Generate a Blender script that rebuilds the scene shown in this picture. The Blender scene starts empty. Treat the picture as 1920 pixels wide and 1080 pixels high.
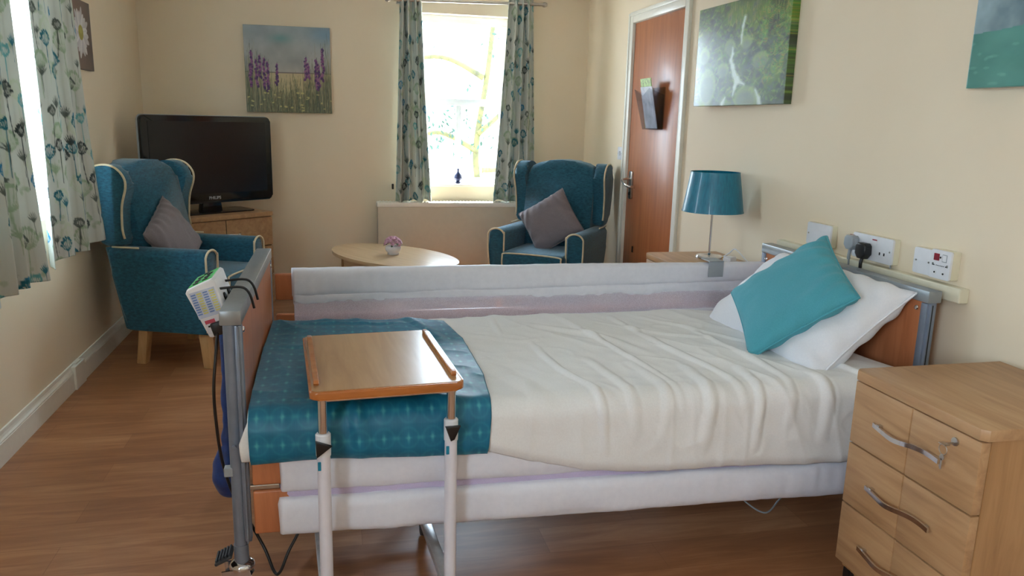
import bpy, bmesh, math, random
import numpy as np
from mathutils import Vector, Matrix, Euler
random.seed(7)
sc = bpy.context.scene
C = sc.collection
PI = math.pi

# ------------------------------------------------------------------ camera
cam_data = bpy.data.cameras.new('camera')
cam = bpy.data.objects.new('camera', cam_data); C.objects.link(cam); sc.camera = cam
cR = Vector((0.97552183, -0.21853911, 0.02445033)); cU = Vector((0.02246291, 0.20963652, 0.97752133))
cF = Vector((0.21875232, 0.95304417, -0.20941403))
M_ = Matrix((cR, cU, -cF)).transposed().to_4x4(); M_.translation = Vector((-1.89497, 0, 1.32859))
cam.matrix_world = M_
cam_data.sensor_width = 36; cam_data.lens = 1447.658 / 1920 * 36; cam_data.clip_start = .05; cam_data.clip_end = 200

# ------------------------------------------------------------------ world, sun, exposure
vs = sc.view_settings
vs.view_transform = 'Standard'; vs.look = 'None'; vs.gamma = 1; vs.use_curve_mapping = False
vs.exposure = 1.0
world = bpy.data.worlds.new('world'); sc.world = world; world.use_nodes = True
wn = world.node_tree; wn.nodes.clear()
wo = wn.nodes.new('ShaderNodeOutputWorld'); wb = wn.nodes.new('ShaderNodeBackground')
wt = wn.nodes.new('ShaderNodeTexCoord'); wx = wn.nodes.new('ShaderNodeSeparateXYZ'); wr = wn.nodes.new('ShaderNodeValToRGB')
wn.links.new(wt.outputs['Generated'], wx.inputs[0]); wn.links.new(wx.outputs[2], wr.inputs[0])
wr.color_ramp.elements[0].position = .0; wr.color_ramp.elements[0].color = (.72, .86, 1, 1)
wr.color_ramp.elements[1].position = .7; wr.color_ramp.elements[1].color = (.60, .79, 1, 1)
wn.links.new(wr.outputs[0], wb.inputs[0]); wb.inputs[1].default_value = 13.0
wn.links.new(wb.outputs[0], wo.inputs[0])
sun_d = bpy.data.lights.new('sun', 'SUN'); sun_d.energy = 22; sun_d.angle = math.radians(.6); sun_d.color = (1, .95, .87)
sun = bpy.data.objects.new('sun', sun_d); C.objects.link(sun)
sun.rotation_euler = Vector((-.10, -.54, -.92)).to_track_quat('-Z', 'Y').to_euler()
XL, YB, YF, ZC = -3.178, 5.863, -2.6, 2.42
# windows: wall, lo, hi, z0, z1
W1 = (2.55, 4.02, .86, 2.10)       # left wall (y range)
W2 = (-1.36, -.60, .845, 2.09)     # back wall (x range)
W3 = (-1.3, -.2, .90, 2.10)         # left wall, behind the viewer
def portal(name, loc, size, direction):
    d = bpy.data.lights.new(name, 'AREA'); d.shape = 'RECTANGLE'; d.size, d.size_y = size
    d.cycles.is_portal = True
    o = bpy.data.objects.new(name, d); C.objects.link(o); o.location = loc
    o.rotation_euler = Vector(direction).to_track_quat('-Z', 'Z' if abs(direction[2]) < .5 else 'Y').to_euler()
portal('portal_1', (XL - .16, (W1[0] + W1[1]) / 2, (W1[2] + W1[3]) / 2), (W1[1] - W1[0], W1[3] - W1[2]), (1, 0, 0))
portal('portal_2', ((W2[0] + W2[1]) / 2, YB + .16, (W2[2] + W2[3]) / 2), (W2[1] - W2[0], W2[3] - W2[2]), (0, -1, 0))
portal('portal_3', (XL - .16, (W3[0] + W3[1]) / 2, (W3[2] + W3[3]) / 2), (W3[1] - W3[0], W3[3] - W3[2]), (1, 0, 0))

# ------------------------------------------------------------------ helpers
def lin(c):
    return tuple(((v / 255 + .055) / 1.055) ** 2.4 if v > 10.3 else v / 255 / 12.92 for v in c)
def nlin(a):
    return np.where(a > .04045, ((a + .055) / 1.055) ** 2.4, a / 12.92)

class MatB:
    def __init__(s, name, col=(200, 200, 200), rough=.5, metal=0, **kw):
        m = s.m = bpy.data.materials.new(name); m.use_nodes = True; s.nt = m.node_tree
        s.b = s.nt.nodes['Principled BSDF']; s.c = lin(col) + (1,)
        s.b.inputs['Base Color'].default_value = s.c; s.b.inputs['Roughness'].default_value = rough
        s.b.inputs['Metallic'].default_value = metal
        for k, v in kw.items():
            s.b.inputs[k.replace('_', ' ')].default_value = v
    def n(s, t, **kw):
        o = s.nt.nodes.new(t)
        for k, v in kw.items(): setattr(o, k, v)
        return o
    def l(s, a, b): s.nt.links.new(a, b)
    def coord(s, scale=(1, 1, 1), kind='Object', rot=(0, 0, 0)):
        t = s.n('ShaderNodeTexCoord'); mp = s.n('ShaderNodeMapping'); s.l(t.outputs[kind], mp.inputs[0])
        mp.inputs['Scale'].default_value = scale; mp.inputs['Rotation'].default_value = rot
        return mp.outputs[0]
    def noise(s, vec, scale=5, detail=4, rough=.5, dist=0):
        t = s.n('ShaderNodeTexNoise'); s.l(vec, t.inputs['Vector'])
        t.inputs['Scale'].default_value = scale; t.inputs['Detail'].default_value = detail
        t.inputs['Roughness'].default_value = rough; t.inputs['Distortion'].default_value = dist
        return t.outputs['Fac']
    def ramp(s, fac, stops):
        r = s.n('ShaderNodeValToRGB'); s.l(fac, r.inputs[0]); e = r.color_ramp.elements
        while len(e) < len(stops): e.new(.5)
        for i, (p, c) in enumerate(stops): e[i].position = p; e[i].color = lin(c) + (1,)
        return r.outputs[0]
    def bump(s, h, strength=.2, dist=.002):
        b = s.n('ShaderNodeBump'); s.l(h, b.inputs['Height']); b.inputs['Strength'].default_value = strength
        b.inputs['Distance'].default_value = dist; s.l(b.outputs[0], s.b.inputs['Normal'])
    def col(s, out): s.l(out, s.b.inputs['Base Color'])

def flat(name, col, rough=.5, metal=0, var=.06, scale=30, bump=0, **kw):
    M = MatB(name, col, rough, metal, **kw); v = M.coord(); f = M.noise(v, scale)
    c1 = tuple(max(0, x * (1 - var)) for x in col); c2 = tuple(min(255, x * (1 + var)) for x in col)
    M.col(M.ramp(f, [(.3, c1), (.7, c2)]))
    if bump: M.bump(f, bump)
    return M.m
def wood(name, c1, c2, c3, axis='X', rough=.4, scale=1, coat=0):
    M = MatB(name, c2, rough); st = {'X': (1.2, 14, 14), 'Y': (14, 1.2, 14), 'Z': (14, 14, 1.2)}[axis]
    v = M.coord(tuple(a * scale for a in st)); f = M.noise(v, 2.2, 6, .6, .6)
    M.col(M.ramp(f, [(.25, c1), (.5, c2), (.8, c3)])); M.b.inputs['Coat Weight'].default_value = coat
    M.b.inputs['Coat Roughness'].default_value = .15
    g = M.noise(M.coord(tuple(a * 3 * scale for a in st)), 6, 3); M.bump(g, .08, .001)
    return M.m
def fabric(name, c1, c2, scale=60, rough=.9, sheen=.3, stretch=(1, 1, 1), bump=.3):
    M = MatB(name, c1, rough); v = M.coord(stretch); f = M.noise(v, scale, 5, .65)
    M.col(M.ramp(f, [(.3, c1), (.7, c2)])); M.b.inputs['Sheen Weight'].default_value = sheen
    M.bump(f, bump, .002); return M.m
def painted(name, rough=.6, bump=0, coat=0, trans=False):
    M = MatB(name, rough=rough); a = M.n('ShaderNodeAttribute', attribute_name='paint'); M.col(a.outputs['Color'])
    M.b.inputs['Coat Weight'].default_value = coat; M.b.inputs['Coat Roughness'].default_value = .12
    if bump: M.bump(M.noise(M.coord(), 900, 2), bump, .0006)
    if trans:
        out = M.nt.nodes['Material Output']; t = M.n('ShaderNodeBsdfTranslucent'); mx = M.n('ShaderNodeMixShader')
        M.l(a.outputs['Color'], t.inputs[0]); mx.inputs[0].default_value = .11
        M.l(M.b.outputs[0], mx.inputs[1]); M.l(t.outputs[0], mx.inputs[2]); M.l(mx.outputs[0], out.inputs[0])
    return M.m

MT = {}
M = MatB('cream_wall', (240, 222, 194), .75); M.col(M.ramp(M.noise(M.coord(), 1.5, 3), [(.3, (238, 220, 192)), (.7, (242, 225, 198))])); M.bump(M.noise(M.coord(), 220, 3), .06, .001); MT['wall'] = M.m
MT['ceiling'] = flat('white_ceiling', (240, 238, 232), .9, var=.01)
MT['white_gloss'] = flat('white_gloss_paint', (238, 234, 222), .35, var=.01)
MT['upvc'] = flat('white_window_plastic', (240, 242, 244), .3, var=.01)
M = MatB('floor_vinyl', (150, 98, 62), .38); v = M.coord()
br = M.n('ShaderNodeTexBrick'); M.l(v, br.inputs['Vector']); br.offset = .37
for k, q in (('Scale', 1), ('Brick Width', .92), ('Row Height', .152), ('Mortar Size', .0012), ('Mortar Smooth', .3), ('Bias', 0)): br.inputs[k].default_value = q
br.inputs['Color1'].default_value = (.25, .25, .25, 1); br.inputs['Color2'].default_value = (.75, .75, .75, 1); br.inputs['Mortar'].default_value = (0, 0, 0, 1)
f = M.noise(M.coord((1.1, 9, 1)), 2.4, 6, .62, .8)
mx = M.n('ShaderNodeMix', data_type='FLOAT'); mx.inputs[0].default_value = .30; M.l(f, mx.inputs[2]); M.l(br.outputs[0], mx.inputs[3])
M.col(M.ramp(mx.outputs[0], [(.0, (104, 64, 40)), (.36, (150, 98, 64)), (.5, (166, 112, 74)), (.68, (190, 138, 98))]))
M.bump(f, .06, .001); MT['floor'] = M.m
MT['oak'] = wood('light_oak_veneer', (158, 116, 78), (182, 140, 98), (200, 160, 118), 'Y', .42)
MT['oak_v'] = wood('light_oak_veneer_upright', (150, 106, 64), (172, 127, 82), (190, 146, 100), 'Z', .42)
MT['oak_top'] = wood('oak_table_top', (196, 160, 118), (214, 180, 138), (224, 194, 154), 'X', .30, 1, .5)
MT['tray'] = wood('beech_tray_top', (172, 130, 88), (188, 146, 102), (202, 162, 120), 'Y', .28, .8, .3)
MT['tray_edge'] = wood('lacquered_beech_edge', (165, 95, 42), (188, 112, 54), (205, 132, 72), 'X', .22, 1, .6)
MT['beech'] = wood('orange_beech_board', (176, 106, 66), (196, 122, 80), (208, 136, 92), 'Z', .38, .8, .1)
MT['door'] = wood('beech_door_veneer', (160, 92, 52), (178, 106, 62), (194, 122, 76), 'Z', .42, .7, .12)
MT['pale_leg'] = wood('pale_beech_leg', (190, 145, 95), (208, 164, 112), (220, 180, 130), 'Z', .4)
MT['steel'] = flat('grey_painted_steel', (132, 142, 158), .38, .35, var=.03)
MT['rail'] = flat('silver_grey_rail', (150, 156, 160), .32, .45, var=.03)
MT['chrome'] = flat('chrome', (215, 215, 218), .12, 1, var=.02)
MT['brushed'] = flat('brushed_steel', (190, 186, 180), .3, 1, var=.04)
MT['black'] = flat('black_plastic', (22, 22, 24), .35, var=.1)
MT['tvblack'] = flat('gloss_black_bezel', (14, 16, 20), .12, var=.05)
MT['screen'] = flat('dark_lcd_screen', (22, 24, 27), .22, var=.03)
MT['white_p'] = flat('white_plastic', (232, 232, 236), .35, var=.01)
MT['cream_p'] = flat('cream_plastic', (232, 224, 198), .4, var=.01)
MT['grey_p'] = flat('grey_plastic', (160, 166, 172), .4, var=.02)
MT['white_tube'] = flat('white_powder_coated_tube', (232, 228, 236), .3, var=.01)
MT['teal'] = fabric('teal_chenille', (4, 62, 82), (34, 104, 128), 45, .85, .3, (1, 1, 2.5))
MT['piping'] = flat('cream_piping', (216, 200, 168), .8, var=.05)
MT['grey_cushion'] = fabric('grey_cushion_cotton', (122, 112, 116), (134, 124, 128), 250, .9, .15, bump=.1)
MT['aqua_cushion'] = fabric('aqua_cushion_cotton', (74, 158, 172), (84, 168, 182), 250, .85, .1, bump=.1)
MT['white_cotton'] = fabric('white_cotton', (236, 236, 242), (242, 242, 246), 200, .8, .05, bump=.08)
MT['duvet'] = fabric('cream_white_duvet_cotton', (236, 234, 232), (243, 242, 240), 200, .75, .05, bump=.08)
MT['bumper'] = fabric('white_bumper_vinyl', (228, 228, 238), (234, 234, 243), 60, .5, 0, bump=.05)
MT['shade'] = MatB('teal_satin_lampshade', (0, 118, 148), .32, .25).m
M = MatB('teal_satin', (0, 118, 148), .34); w = M.noise(M.coord((1, 1, .02)), 160, 2); M.col(M.ramp(w, [(.3, (0, 104, 134)), (.7, (6, 130, 160))])); M.b.inputs['Anisotropic'].default_value = .6; M.b.inputs['Coat Weight'].default_value = .25; MT['shade'] = M.m
MT['dark_hole'] = flat('dark_recess', (20, 18, 18), .8, var=.1)
MT['red'] = flat('red_plastic', (150, 30, 50), .4, var=.05)
MT['green'] = flat('green_label', (40, 190, 70), .4, var=.02)
MT['blue'] = fabric('blue_bag_nylon', (14, 46, 110), (24, 66, 140), 40, .5, .1)
MT['porcelain'] = flat('white_porcelain', (232, 228, 232), .15, var=.02)
MT['rose'] = flat('pink_porcelain_petal', (206, 160, 180), .25, var=.12, scale=120)
MT['leaf'] = flat('green_porcelain_leaf', (70, 100, 70), .3, var=.15)
MT['birdblue'] = flat('dark_blue_glass_glaze', (46, 52, 86), .2, var=.1)
MT['rubber'] = flat('grey_rubber', (60, 62, 66), .6, var=.1)
MT['brass'] = flat('brass_pin', (190, 150, 80), .3, 1, var=.03)
MT['paper'] = flat('pale_leaflet_paper', (205, 208, 214), .5, var=.12, scale=18)
MT['leafgreen'] = flat('green_printed_leaflet', (150, 175, 90), .5, var=.25, scale=60)
MT['stone'] = flat('pale_garden_stone', (214, 206, 196), .9, var=.12, scale=6)
MT['bark'] = flat('mossy_bark', (62, 60, 30), .9, var=.3, scale=14)
MT['foliage'] = flat('garden_foliage', (26, 52, 42), .9, var=.2, scale=9)
MT['lawn'] = flat('pale_paving', (200, 198, 190), .9, var=.06, scale=3)
MT['brick'] = flat('outside_brickwork', (205, 190, 175), .9, var=.08, scale=12)
# glass: thin clear pane
def glass_mat(name, tint=(1, 1, 1), mixv=.06):
    m = bpy.data.materials.new(name); m.use_nodes = True; nt = m.node_tree; nt.nodes.clear()
    o = nt.nodes.new('ShaderNodeOutputMaterial'); mx = nt.nodes.new('ShaderNodeMixShader'); lw = nt.nodes.new('ShaderNodeLayerWeight'); lw.inputs[0].default_value = .5; p5 = nt.nodes.new('ShaderNodeMath'); p5.operation = 'POWER'; p5.inputs[1].default_value = 4; nt.links.new(lw.outputs['Facing'], p5.inputs[0]); fr = nt.nodes.new('ShaderNodeMath'); fr.operation = 'MULTIPLY_ADD'; fr.inputs[1].default_value = .5; fr.inputs[2].default_value = .03; nt.links.new(p5.outputs[0], fr.inputs[0])
    t = nt.nodes.new('ShaderNodeBsdfTransparent'); t.inputs[0].default_value = tint + (1,); g = nt.nodes.new('ShaderNodeBsdfGlossy'); g.inputs['Roughness'].default_value = .02
    nt.links.new(fr.outputs[0], mx.inputs[0]); nt.links.new(t.outputs[0], mx.inputs[1]); nt.links.new(g.outputs[0], mx.inputs[2]); nt.links.new(mx.outputs[0], o.inputs[0])
    return m
MT['glass'] = glass_mat('window_glass', (.97, .98, .98)); MT['acrylic'] = glass_mat('clear_acrylic', (.86, .87, .9))
# see-through bumper net
m = bpy.data.materials.new('lilac_net'); m.use_nodes = True; nt = m.node_tree; b = nt.nodes['Principled BSDF']; b.inputs['Base Color'].default_value = lin((246, 238, 252)) + (1,); b.inputs['Roughness'].default_value = .8
t = nt.nodes.new('ShaderNodeBsdfTransparent'); mx = nt.nodes.new('ShaderNodeMixShader'); tc = nt.nodes.new('ShaderNodeTexCoord')
vo = nt.nodes.new('ShaderNodeTexVoronoi'); vo.inputs['Scale'].default_value = 500; mr = nt.nodes.new('ShaderNodeMapRange'); mr.inputs[1].default_value = .25; mr.inputs[2].default_value = .55; mr.inputs[3].default_value = .22; mr.inputs[4].default_value = .48
nt.links.new(tc.outputs['Object'], vo.inputs['Vector']); nt.links.new(vo.outputs['Distance'], mr.inputs[0]); nt.links.new(mr.outputs[0], mx.inputs[0])
nt.links.new(t.outputs[0], mx.inputs[1]); nt.links.new(b.outputs[0], mx.inputs[2]); nt.links.new(mx.outputs[0], nt.nodes['Material Output'].inputs[0]); MT['net'] = m

def tag(o, label=None, cat=None, group=None, kind=None):
    if label: o['label'] = label
    if cat: o['category'] = cat
    if group: o['group'] = group
    if kind: o['kind'] = kind
    return o
def thing(name, label, cat, loc=(0, 0, 0), rz=0, group=None):
    o = bpy.data.objects.new(name, None); C.objects.link(o); o.location = loc; o.rotation_euler = (0, 0, rz)
    o.empty_display_size = .1
    return tag(o, label, cat, group)
def obj(name, bm, mat, parent=None, smooth=False, loc=None, rot=None):
    me = bpy.data.meshes.new(name)
    if isinstance(bm, bmesh.types.BMesh):
        bmesh.ops.recalc_face_normals(bm, faces=bm.faces); bm.to_mesh(me); bm.free()
    else:
        me.from_pydata(*bm)
    if smooth:
        for p in me.polygons: p.use_smooth = True
        if smooth != 'all':
            me.set_sharp_from_angle(angle=math.radians(38))
    me.materials.append(MT[mat] if isinstance(mat, str) else mat)
    o = bpy.data.objects.new(name, me); C.objects.link(o)
    if parent: o.parent = parent
    if loc: o.location = loc
    if rot: o.rotation_euler = rot
    return o
def struct(name, bm, mat, parent=None, **k):
    o = obj(name, bm, mat, parent, **k)
    if not parent: o['kind'] = 'structure'
    return o
def BM(): return bmesh.new()
def box(bm, x0, x1, y0, y1, z0, z1, bev=0, seg=2, mat=None):
    r = bmesh.ops.create_cube(bm, size=1)['verts']
    for v in r:
        v.co = Vector((x0 + (v.co.x + .5) * (x1 - x0), y0 + (v.co.y + .5) * (y1 - y0), z0 + (v.co.z + .5) * (z1 - z0)))
    if mat is not None:
        for v in r: v.co = mat @ v.co
    if bev:
        es = list({e for v in r for e in v.link_edges})
        bmesh.ops.bevel(bm, geom=es, offset=bev, segments=seg, affect='EDGES', profile=.5)
    return bm
def frame_of(d):
    d = d.normalized(); a = Vector((0, 0, 1)) if abs(d.z) < .9 else Vector((1, 0, 0))
    u = d.cross(a).normalized(); return u, d.cross(u).normalized()
def smooth_path(pts, n=8, closed=False):
    P = [Vector(p) for p in pts]; out = []; N = len(P)
    for i in range(N if closed else N - 1):
        if closed: p0, p1, p2, p3 = P[(i - 1) % N], P[i], P[(i + 1) % N], P[(i + 2) % N]
        else: p0, p1, p2, p3 = P[max(i - 1, 0)], P[i], P[i + 1], P[min(i + 2, N - 1)]
        for k in range(n):
            t = k / n
            out.append(.5 * ((2 * p1) + (p2 - p0) * t + (2 * p0 - 5 * p1 + 4 * p2 - p3) * t * t + (3 * p1 - p0 - 3 * p2 + p3) * t ** 3))
    if not closed: out.append(P[-1])
    return out
def tube(bm, pts, r, n=10, closed=False, radii=None, squash=None):
    P = [Vector(p) for p in pts]; N = len(P); rings = []; u = None
    for i in range(N):
        if closed: d = P[(i + 1) % N] - P[i - 1]
        else: d = P[min(i + 1, N - 1)] - P[max(i - 1, 0)]
        d.normalize()
        if u is None: u, v = frame_of(d)
        else:
            u = (u - d * u.dot(d)).normalized(); v = d.cross(u)
        rr = radii[i] if radii else r
        a, b = (rr, rr) if not squash else (rr * squash[0], rr * squash[1])
        rings.append([bm.verts.new(P[i] + u * a * math.cos(2 * PI * k / n) + v * b * math.sin(2 * PI * k / n)) for k in range(n)])
    for i in range(N if closed else N - 1):
        A, B = rings[i], rings[(i + 1) % N]
        for k in range(n): bm.faces.new((A[k], A[(k + 1) % n], B[(k + 1) % n], B[k]))
    if not closed: bm.faces.new(rings[0][::-1]); bm.faces.new(rings[-1])
    return bm
def lathe(bm, prof, c=(0, 0, 0), n=32, sx=1, sy=1, cap=True):
    c = Vector(c); rings = []
    for r, z in prof:
        rings.append([bm.verts.new(c + Vector((r * sx * math.cos(2 * PI * k / n), r * sy * math.sin(2 * PI * k / n), z))) for k in range(n)])
    for A, B in zip(rings, rings[1:]):
        for k in range(n): bm.faces.new((A[k], A[(k + 1) % n], B[(k + 1) % n], B[k]))
    if cap: bm.faces.new(rings[0][::-1]); bm.faces.new(rings[-1])
    return bm
def prism(bm, pts, h0, h1, axis='Z', bev=0, seg=3):
    """outline pts (2D) extruded along axis"""
    def mk(p, h):
        return {'Z': Vector((p[0], p[1], h)), 'X': Vector((h, p[0], p[1])), 'Y': Vector((p[0], h, p[1]))}[axis]
    A = [bm.verts.new(mk(p, h0)) for p in pts]; B = [bm.verts.new(mk(p, h1)) for p in pts]; n = len(pts)
    f = [bm.faces.new(A[::-1]), bm.faces.new(B)]
    for k in range(n): bm.faces.new((A[k], A[(k + 1) % n], B[(k + 1) % n], B[k]))
    if bev:
        es = list(f[0].edges) + list(f[1].edges)
        bmesh.ops.bevel(bm, geom=es, offset=bev, segments=seg, affect='EDGES', profile=.5)
    return bm
def rrect(x0, x1, y0, y1, r, n=5):
    out = []
    for cx, cy, a0 in ((x1 - r, y1 - r, 0), (x0 + r, y1 - r, 90), (x0 + r, y0 + r, 180), (x1 - r, y0 + r, 270)):
        for k in range(n + 1):
            a = math.radians(a0 + 90 * k / n); out.append((cx + r * math.cos(a), cy + r * math.sin(a)))
    return out
# value noise, vectorised
_rng = np.random.RandomState(3); _tab = _rng.rand(256, 256)
def vnoise(x, y):
    xi = np.floor(x).astype(int); yi = np.floor(y).astype(int); fx = x - xi; fy = y - yi
    fx = fx * fx * (3 - 2 * fx); fy = fy * fy * (3 - 2 * fy)
    g = lambda a, b: _tab[a % 256, b % 256]
    return (g(xi, yi) * (1 - fx) * (1 - fy) + g(xi + 1, yi) * fx * (1 - fy) + g(xi, yi + 1) * (1 - fx) * fy + g(xi + 1, yi + 1) * fx * fy)
def fbm(x, y, o=4):
    s = 0; a = .5
    for i in range(o): s = s + a * vnoise(x * 2 ** i + 17 * i, y * 2 ** i + 9 * i); a *= .5
    return s
def grid_obj(name, P, mat, parent=None, colors=None, thick=0, closed_u=False):
    """P: (nu,nv,3) array"""
    nu, nv = P.shape[:2]; idx = np.arange(nu * nv).reshape(nu, nv)
    f = np.stack([idx[:-1, :-1], idx[1:, :-1], idx[1:, 1:], idx[:-1, 1:]], -1).reshape(-1, 4)
    me = bpy.data.meshes.new(name); me.vertices.add(nu * nv); me.vertices.foreach_set('co', P.reshape(-1).astype(np.float32))
    me.loops.add(len(f) * 4); me.loops.foreach_set('vertex_index', f.reshape(-1).astype(np.int32))
    me.polygons.add(len(f)); me.polygons.foreach_set('loop_start', np.arange(0, len(f) * 4, 4, dtype=np.int32))
    me.polygons.foreach_set('use_smooth', np.ones(len(f), dtype=bool)); me.update(calc_edges=True)
    if colors is not None:
        a = me.color_attributes.new('paint', 'FLOAT_COLOR', 'POINT')
        c = np.ones((nu * nv, 4), np.float32); c[:, :3] = nlin(np.clip(colors.reshape(-1, 3), 0, 1)); a.data.foreach_set('color', c.reshape(-1))
    me.materials.append(MT[mat] if isinstance(mat, str) else mat)
    o = bpy.data.objects.new(name, me); C.objects.link(o)
    if parent: o.parent = parent
    if thick:
        s = o.modifiers.new('solid', 'SOLIDIFY'); s.thickness = thick; s.offset = 0
    return o
# a small raster painter (artwork and printed patterns as surface colour)
class Canvas:
    def __init__(s, h, w, col): s.a = np.zeros((h, w, 3)) + np.array(col) / 255.; s.h, s.w = h, w
    def _blend(s, y0, y1, x0, x1, m, col, wrap=False):
        col = np.array(col) / 255.
        if wrap:
            ys = np.arange(y0, y1) % s.h; xs = np.arange(x0, x1) % s.w
            sub = s.a[np.ix_(ys, xs)]; s.a[np.ix_(ys, xs)] = sub * (1 - m[..., None]) + col * m[..., None]
        else:
            Y0, Y1, X0, X1 = max(y0, 0), min(y1, s.h), max(x0, 0), min(x1, s.w)
            if Y0 >= Y1 or X0 >= X1: return
            mm = m[Y0 - y0:Y1 - y0, X0 - x0:X1 - x0, None]; s.a[Y0:Y1, X0:X1] = s.a[Y0:Y1, X0:X1] * (1 - mm) + col * mm
    def line(s, p, q, w, col, op=1, wrap=False, w2=None):
        (x0, y0), (x1, y1) = p, q; w2 = w if w2 is None else w2; mw = max(w, w2) + 1.5
        bx0, bx1 = int(min(x0, x1) - mw), int(max(x0, x1) + mw) + 1; by0, by1 = int(min(y0, y1) - mw), int(max(y0, y1) + mw) + 1
        yy, xx = np.mgrid[by0:by1, bx0:bx1]; dx, dy = x1 - x0, y1 - y0; L = dx * dx + dy * dy + 1e-9
        t = np.clip(((xx - x0) * dx + (yy - y0) * dy) / L, 0, 1); d = np.hypot(xx - x0 - t * dx, yy - y0 - t * dy)
        ww = w + (w2 - w) * t; m = np.clip(ww / 2 - d + .5, 0, 1) * op
        s._blend(by0, by1, bx0, bx1, m, col, wrap)
    def poly(s, pts, w, col, op=1, wrap=False, w2=None):
        n = len(pts) - 1; w2 = w if w2 is None else w2
        for i in range(n): s.line(pts[i], pts[i + 1], w + (w2 - w) * i / n, col, op, wrap, w + (w2 - w) * (i + 1) / n)
    def ell(s, c, rx, ry, col, op=1, ang=0, soft=1., wrap=False):
        R = max(rx, ry) + 3; x0, x1, y0, y1 = int(c[0] - R), int(c[0] + R) + 1, int(c[1] - R), int(c[1] + R) + 1
        yy, xx = np.mgrid[y0:y1, x0:x1]; dx = xx - c[0]; dy = yy - c[1]; ca, sa = math.cos(ang), math.sin(ang)
        u = (dx * ca + dy * sa) / rx; v = (-dx * sa + dy * ca) / ry; d = (1 - np.hypot(u, v)) * min(rx, ry) / soft
        s._blend(y0, y1, x0, x1, np.clip(d + .5 * (soft <= 1), 0, 1) * op, col, wrap)
def canvas_picture(name, label, cat, img, w, h, depth, loc, rot, coat=.0, rough=.5):
    """stretched canvas: front in local XZ plane facing -Y, image wraps round the sides"""
    root = thing(name, label, cat, loc); root.rotation_euler = rot
    H, W = img.shape[:2]; nu, nv = 220, 220 if h <= w * 1.2 else 260
    us = np.linspace(0, 1, nu); vsn = np.linspace(0, 1, nv)
    us = np.concatenate([[0, 0], us, [1, 1]]); vv = np.concatenate([[0, 0], vsn, [1, 1]])
    U, V = np.meshgrid(us, vv, indexing='ij')
    D = np.zeros_like(U); D[0, :] = depth; D[-1, :] = depth; D[:, 0] = depth; D[:, -1] = depth
    D[1, :] = np.maximum(D[1, :], .002); D[-2, :] = np.maximum(D[-2, :], .002); D[:, 1] = np.maximum(D[:, 1], .002); D[:, -2] = np.maximum(D[:, -2], .002)
    P = np.stack([(U - .5) * w, D, (V - .5) * h], -1)
    ix = np.clip((U * (W - 1)), 0, W - 1).astype(int); iy = np.clip(((1 - V) * (H - 1)), 0, H - 1).astype(int)
    grid_obj('canvas', P, painted(name + '_print', rough, .25, coat), root, img[iy, ix])
    bm = BM(); box(bm, -w / 2 + .004, w / 2 - .004, depth * .55, depth - .001, -h / 2 + .004, h / 2 - .004); obj('stretcher_frame', bm, 'pale_leg', root)
    return root

# ------------------------------------------------------------------ room shell
bm = BM(); box(bm, XL - .3, .25, YF - .3, YB + .3, -.1, 0); struct('floor', bm, 'floor')
bm = BM(); box(bm, XL - .3, .25, YF - .3, YB + .3, ZC, ZC + .1); struct('ceiling', bm, 'ceiling')
def wall_y(bm, x0, x1, ya, yb, holes):      # wall running along y, thickness x0..x1
    cur = ya
    for lo, hi, z0, z1 in sorted(holes):
        box(bm, x0, x1, cur, lo, 0, ZC); box(bm, x0, x1, lo, hi, 0, z0) if z0 > 0 else None; box(bm, x0, x1, lo, hi, z1, ZC); cur = hi
    box(bm, x0, x1, cur, yb, 0, ZC)
def wall_x(bm, y0, y1, xa, xb, holes):
    cur = xa
    for lo, hi, z0, z1 in sorted(holes):
        box(bm, cur, lo, y0, y1, 0, ZC); box(bm, lo, hi, y0, y1, 0, z0); box(bm, lo, hi, y0, y1, z1, ZC); cur = hi
    box(bm, cur, xb, y0, y1, 0, ZC)
bm = BM(); wall_y(bm, XL - .24, XL, YF, YB, [W1, W3]); struct('wall_left', bm, 'wall')
DY0, DY1, DZ = 4.115, 4.925, 1.99
bm = BM(); wall_y(bm, 0, .15, YF, YB, [(DY0, DY1, 0, DZ)]); struct('wall_right', bm, 'wall')
bm = BM(); wall_x(bm, YB, YB + .24, XL - .24, .15, [W2]); struct('wall_back', bm, 'wall')
bm = BM(); wall_x(bm, YF - .24, YF, XL - .24, .15, []); struct('wall_front', bm, 'wall')
def skirt(bm, a, b, nrm, h=.125):
    """moulded skirting from a to b (2D), nrm = into the room"""
    a = Vector((a[0], a[1], 0)); b = Vector((b[0], b[1], 0)); n = Vector((nrm[0], nrm[1], 0))
    prof = [(0, 0), (.018, 0), (.018, h * .68), (.0165, h * .70), (.0165, h * .74), (.012, h * .80), (.009, h * .88), (.007, h), (0, h)]
    A = [bm.verts.new(a + n * p + Vector((0, 0, z))) for p, z in prof]; B = [bm.verts.new(b + n * p + Vector((0, 0, z))) for p, z in prof]
    bm.faces.new(A); bm.faces.new(B[::-1])
    for k in range(len(prof)): j = (k + 1) % len(prof); bm.faces.new((A[k], B[k], B[j], A[j]))
bm = BM(); skirt(bm, (XL, YF), (XL, YB), (1, 0)); struct('baseboard_left', bm, 'white_gloss')
bm = BM(); skirt(bm, (XL, YB), (0, YB), (0, -1)); struct('baseboard_back', bm, 'white_gloss')
bm = BM(); skirt(bm, (0, YF), (0, DY0 - .06), (-1, 0)); skirt(bm, (0, DY1 + .06), (0, YB), (-1, 0)); struct('baseboard_right', bm, 'white_gloss')
bm = BM(); box(bm, XL, XL + .028, 3.95, 4.10, 0, .118, .003); box(bm, XL, XL + .022, 3.985, 4.065, .118, .127, .002); struct('trim_1', bm, 'white_gloss')
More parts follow.
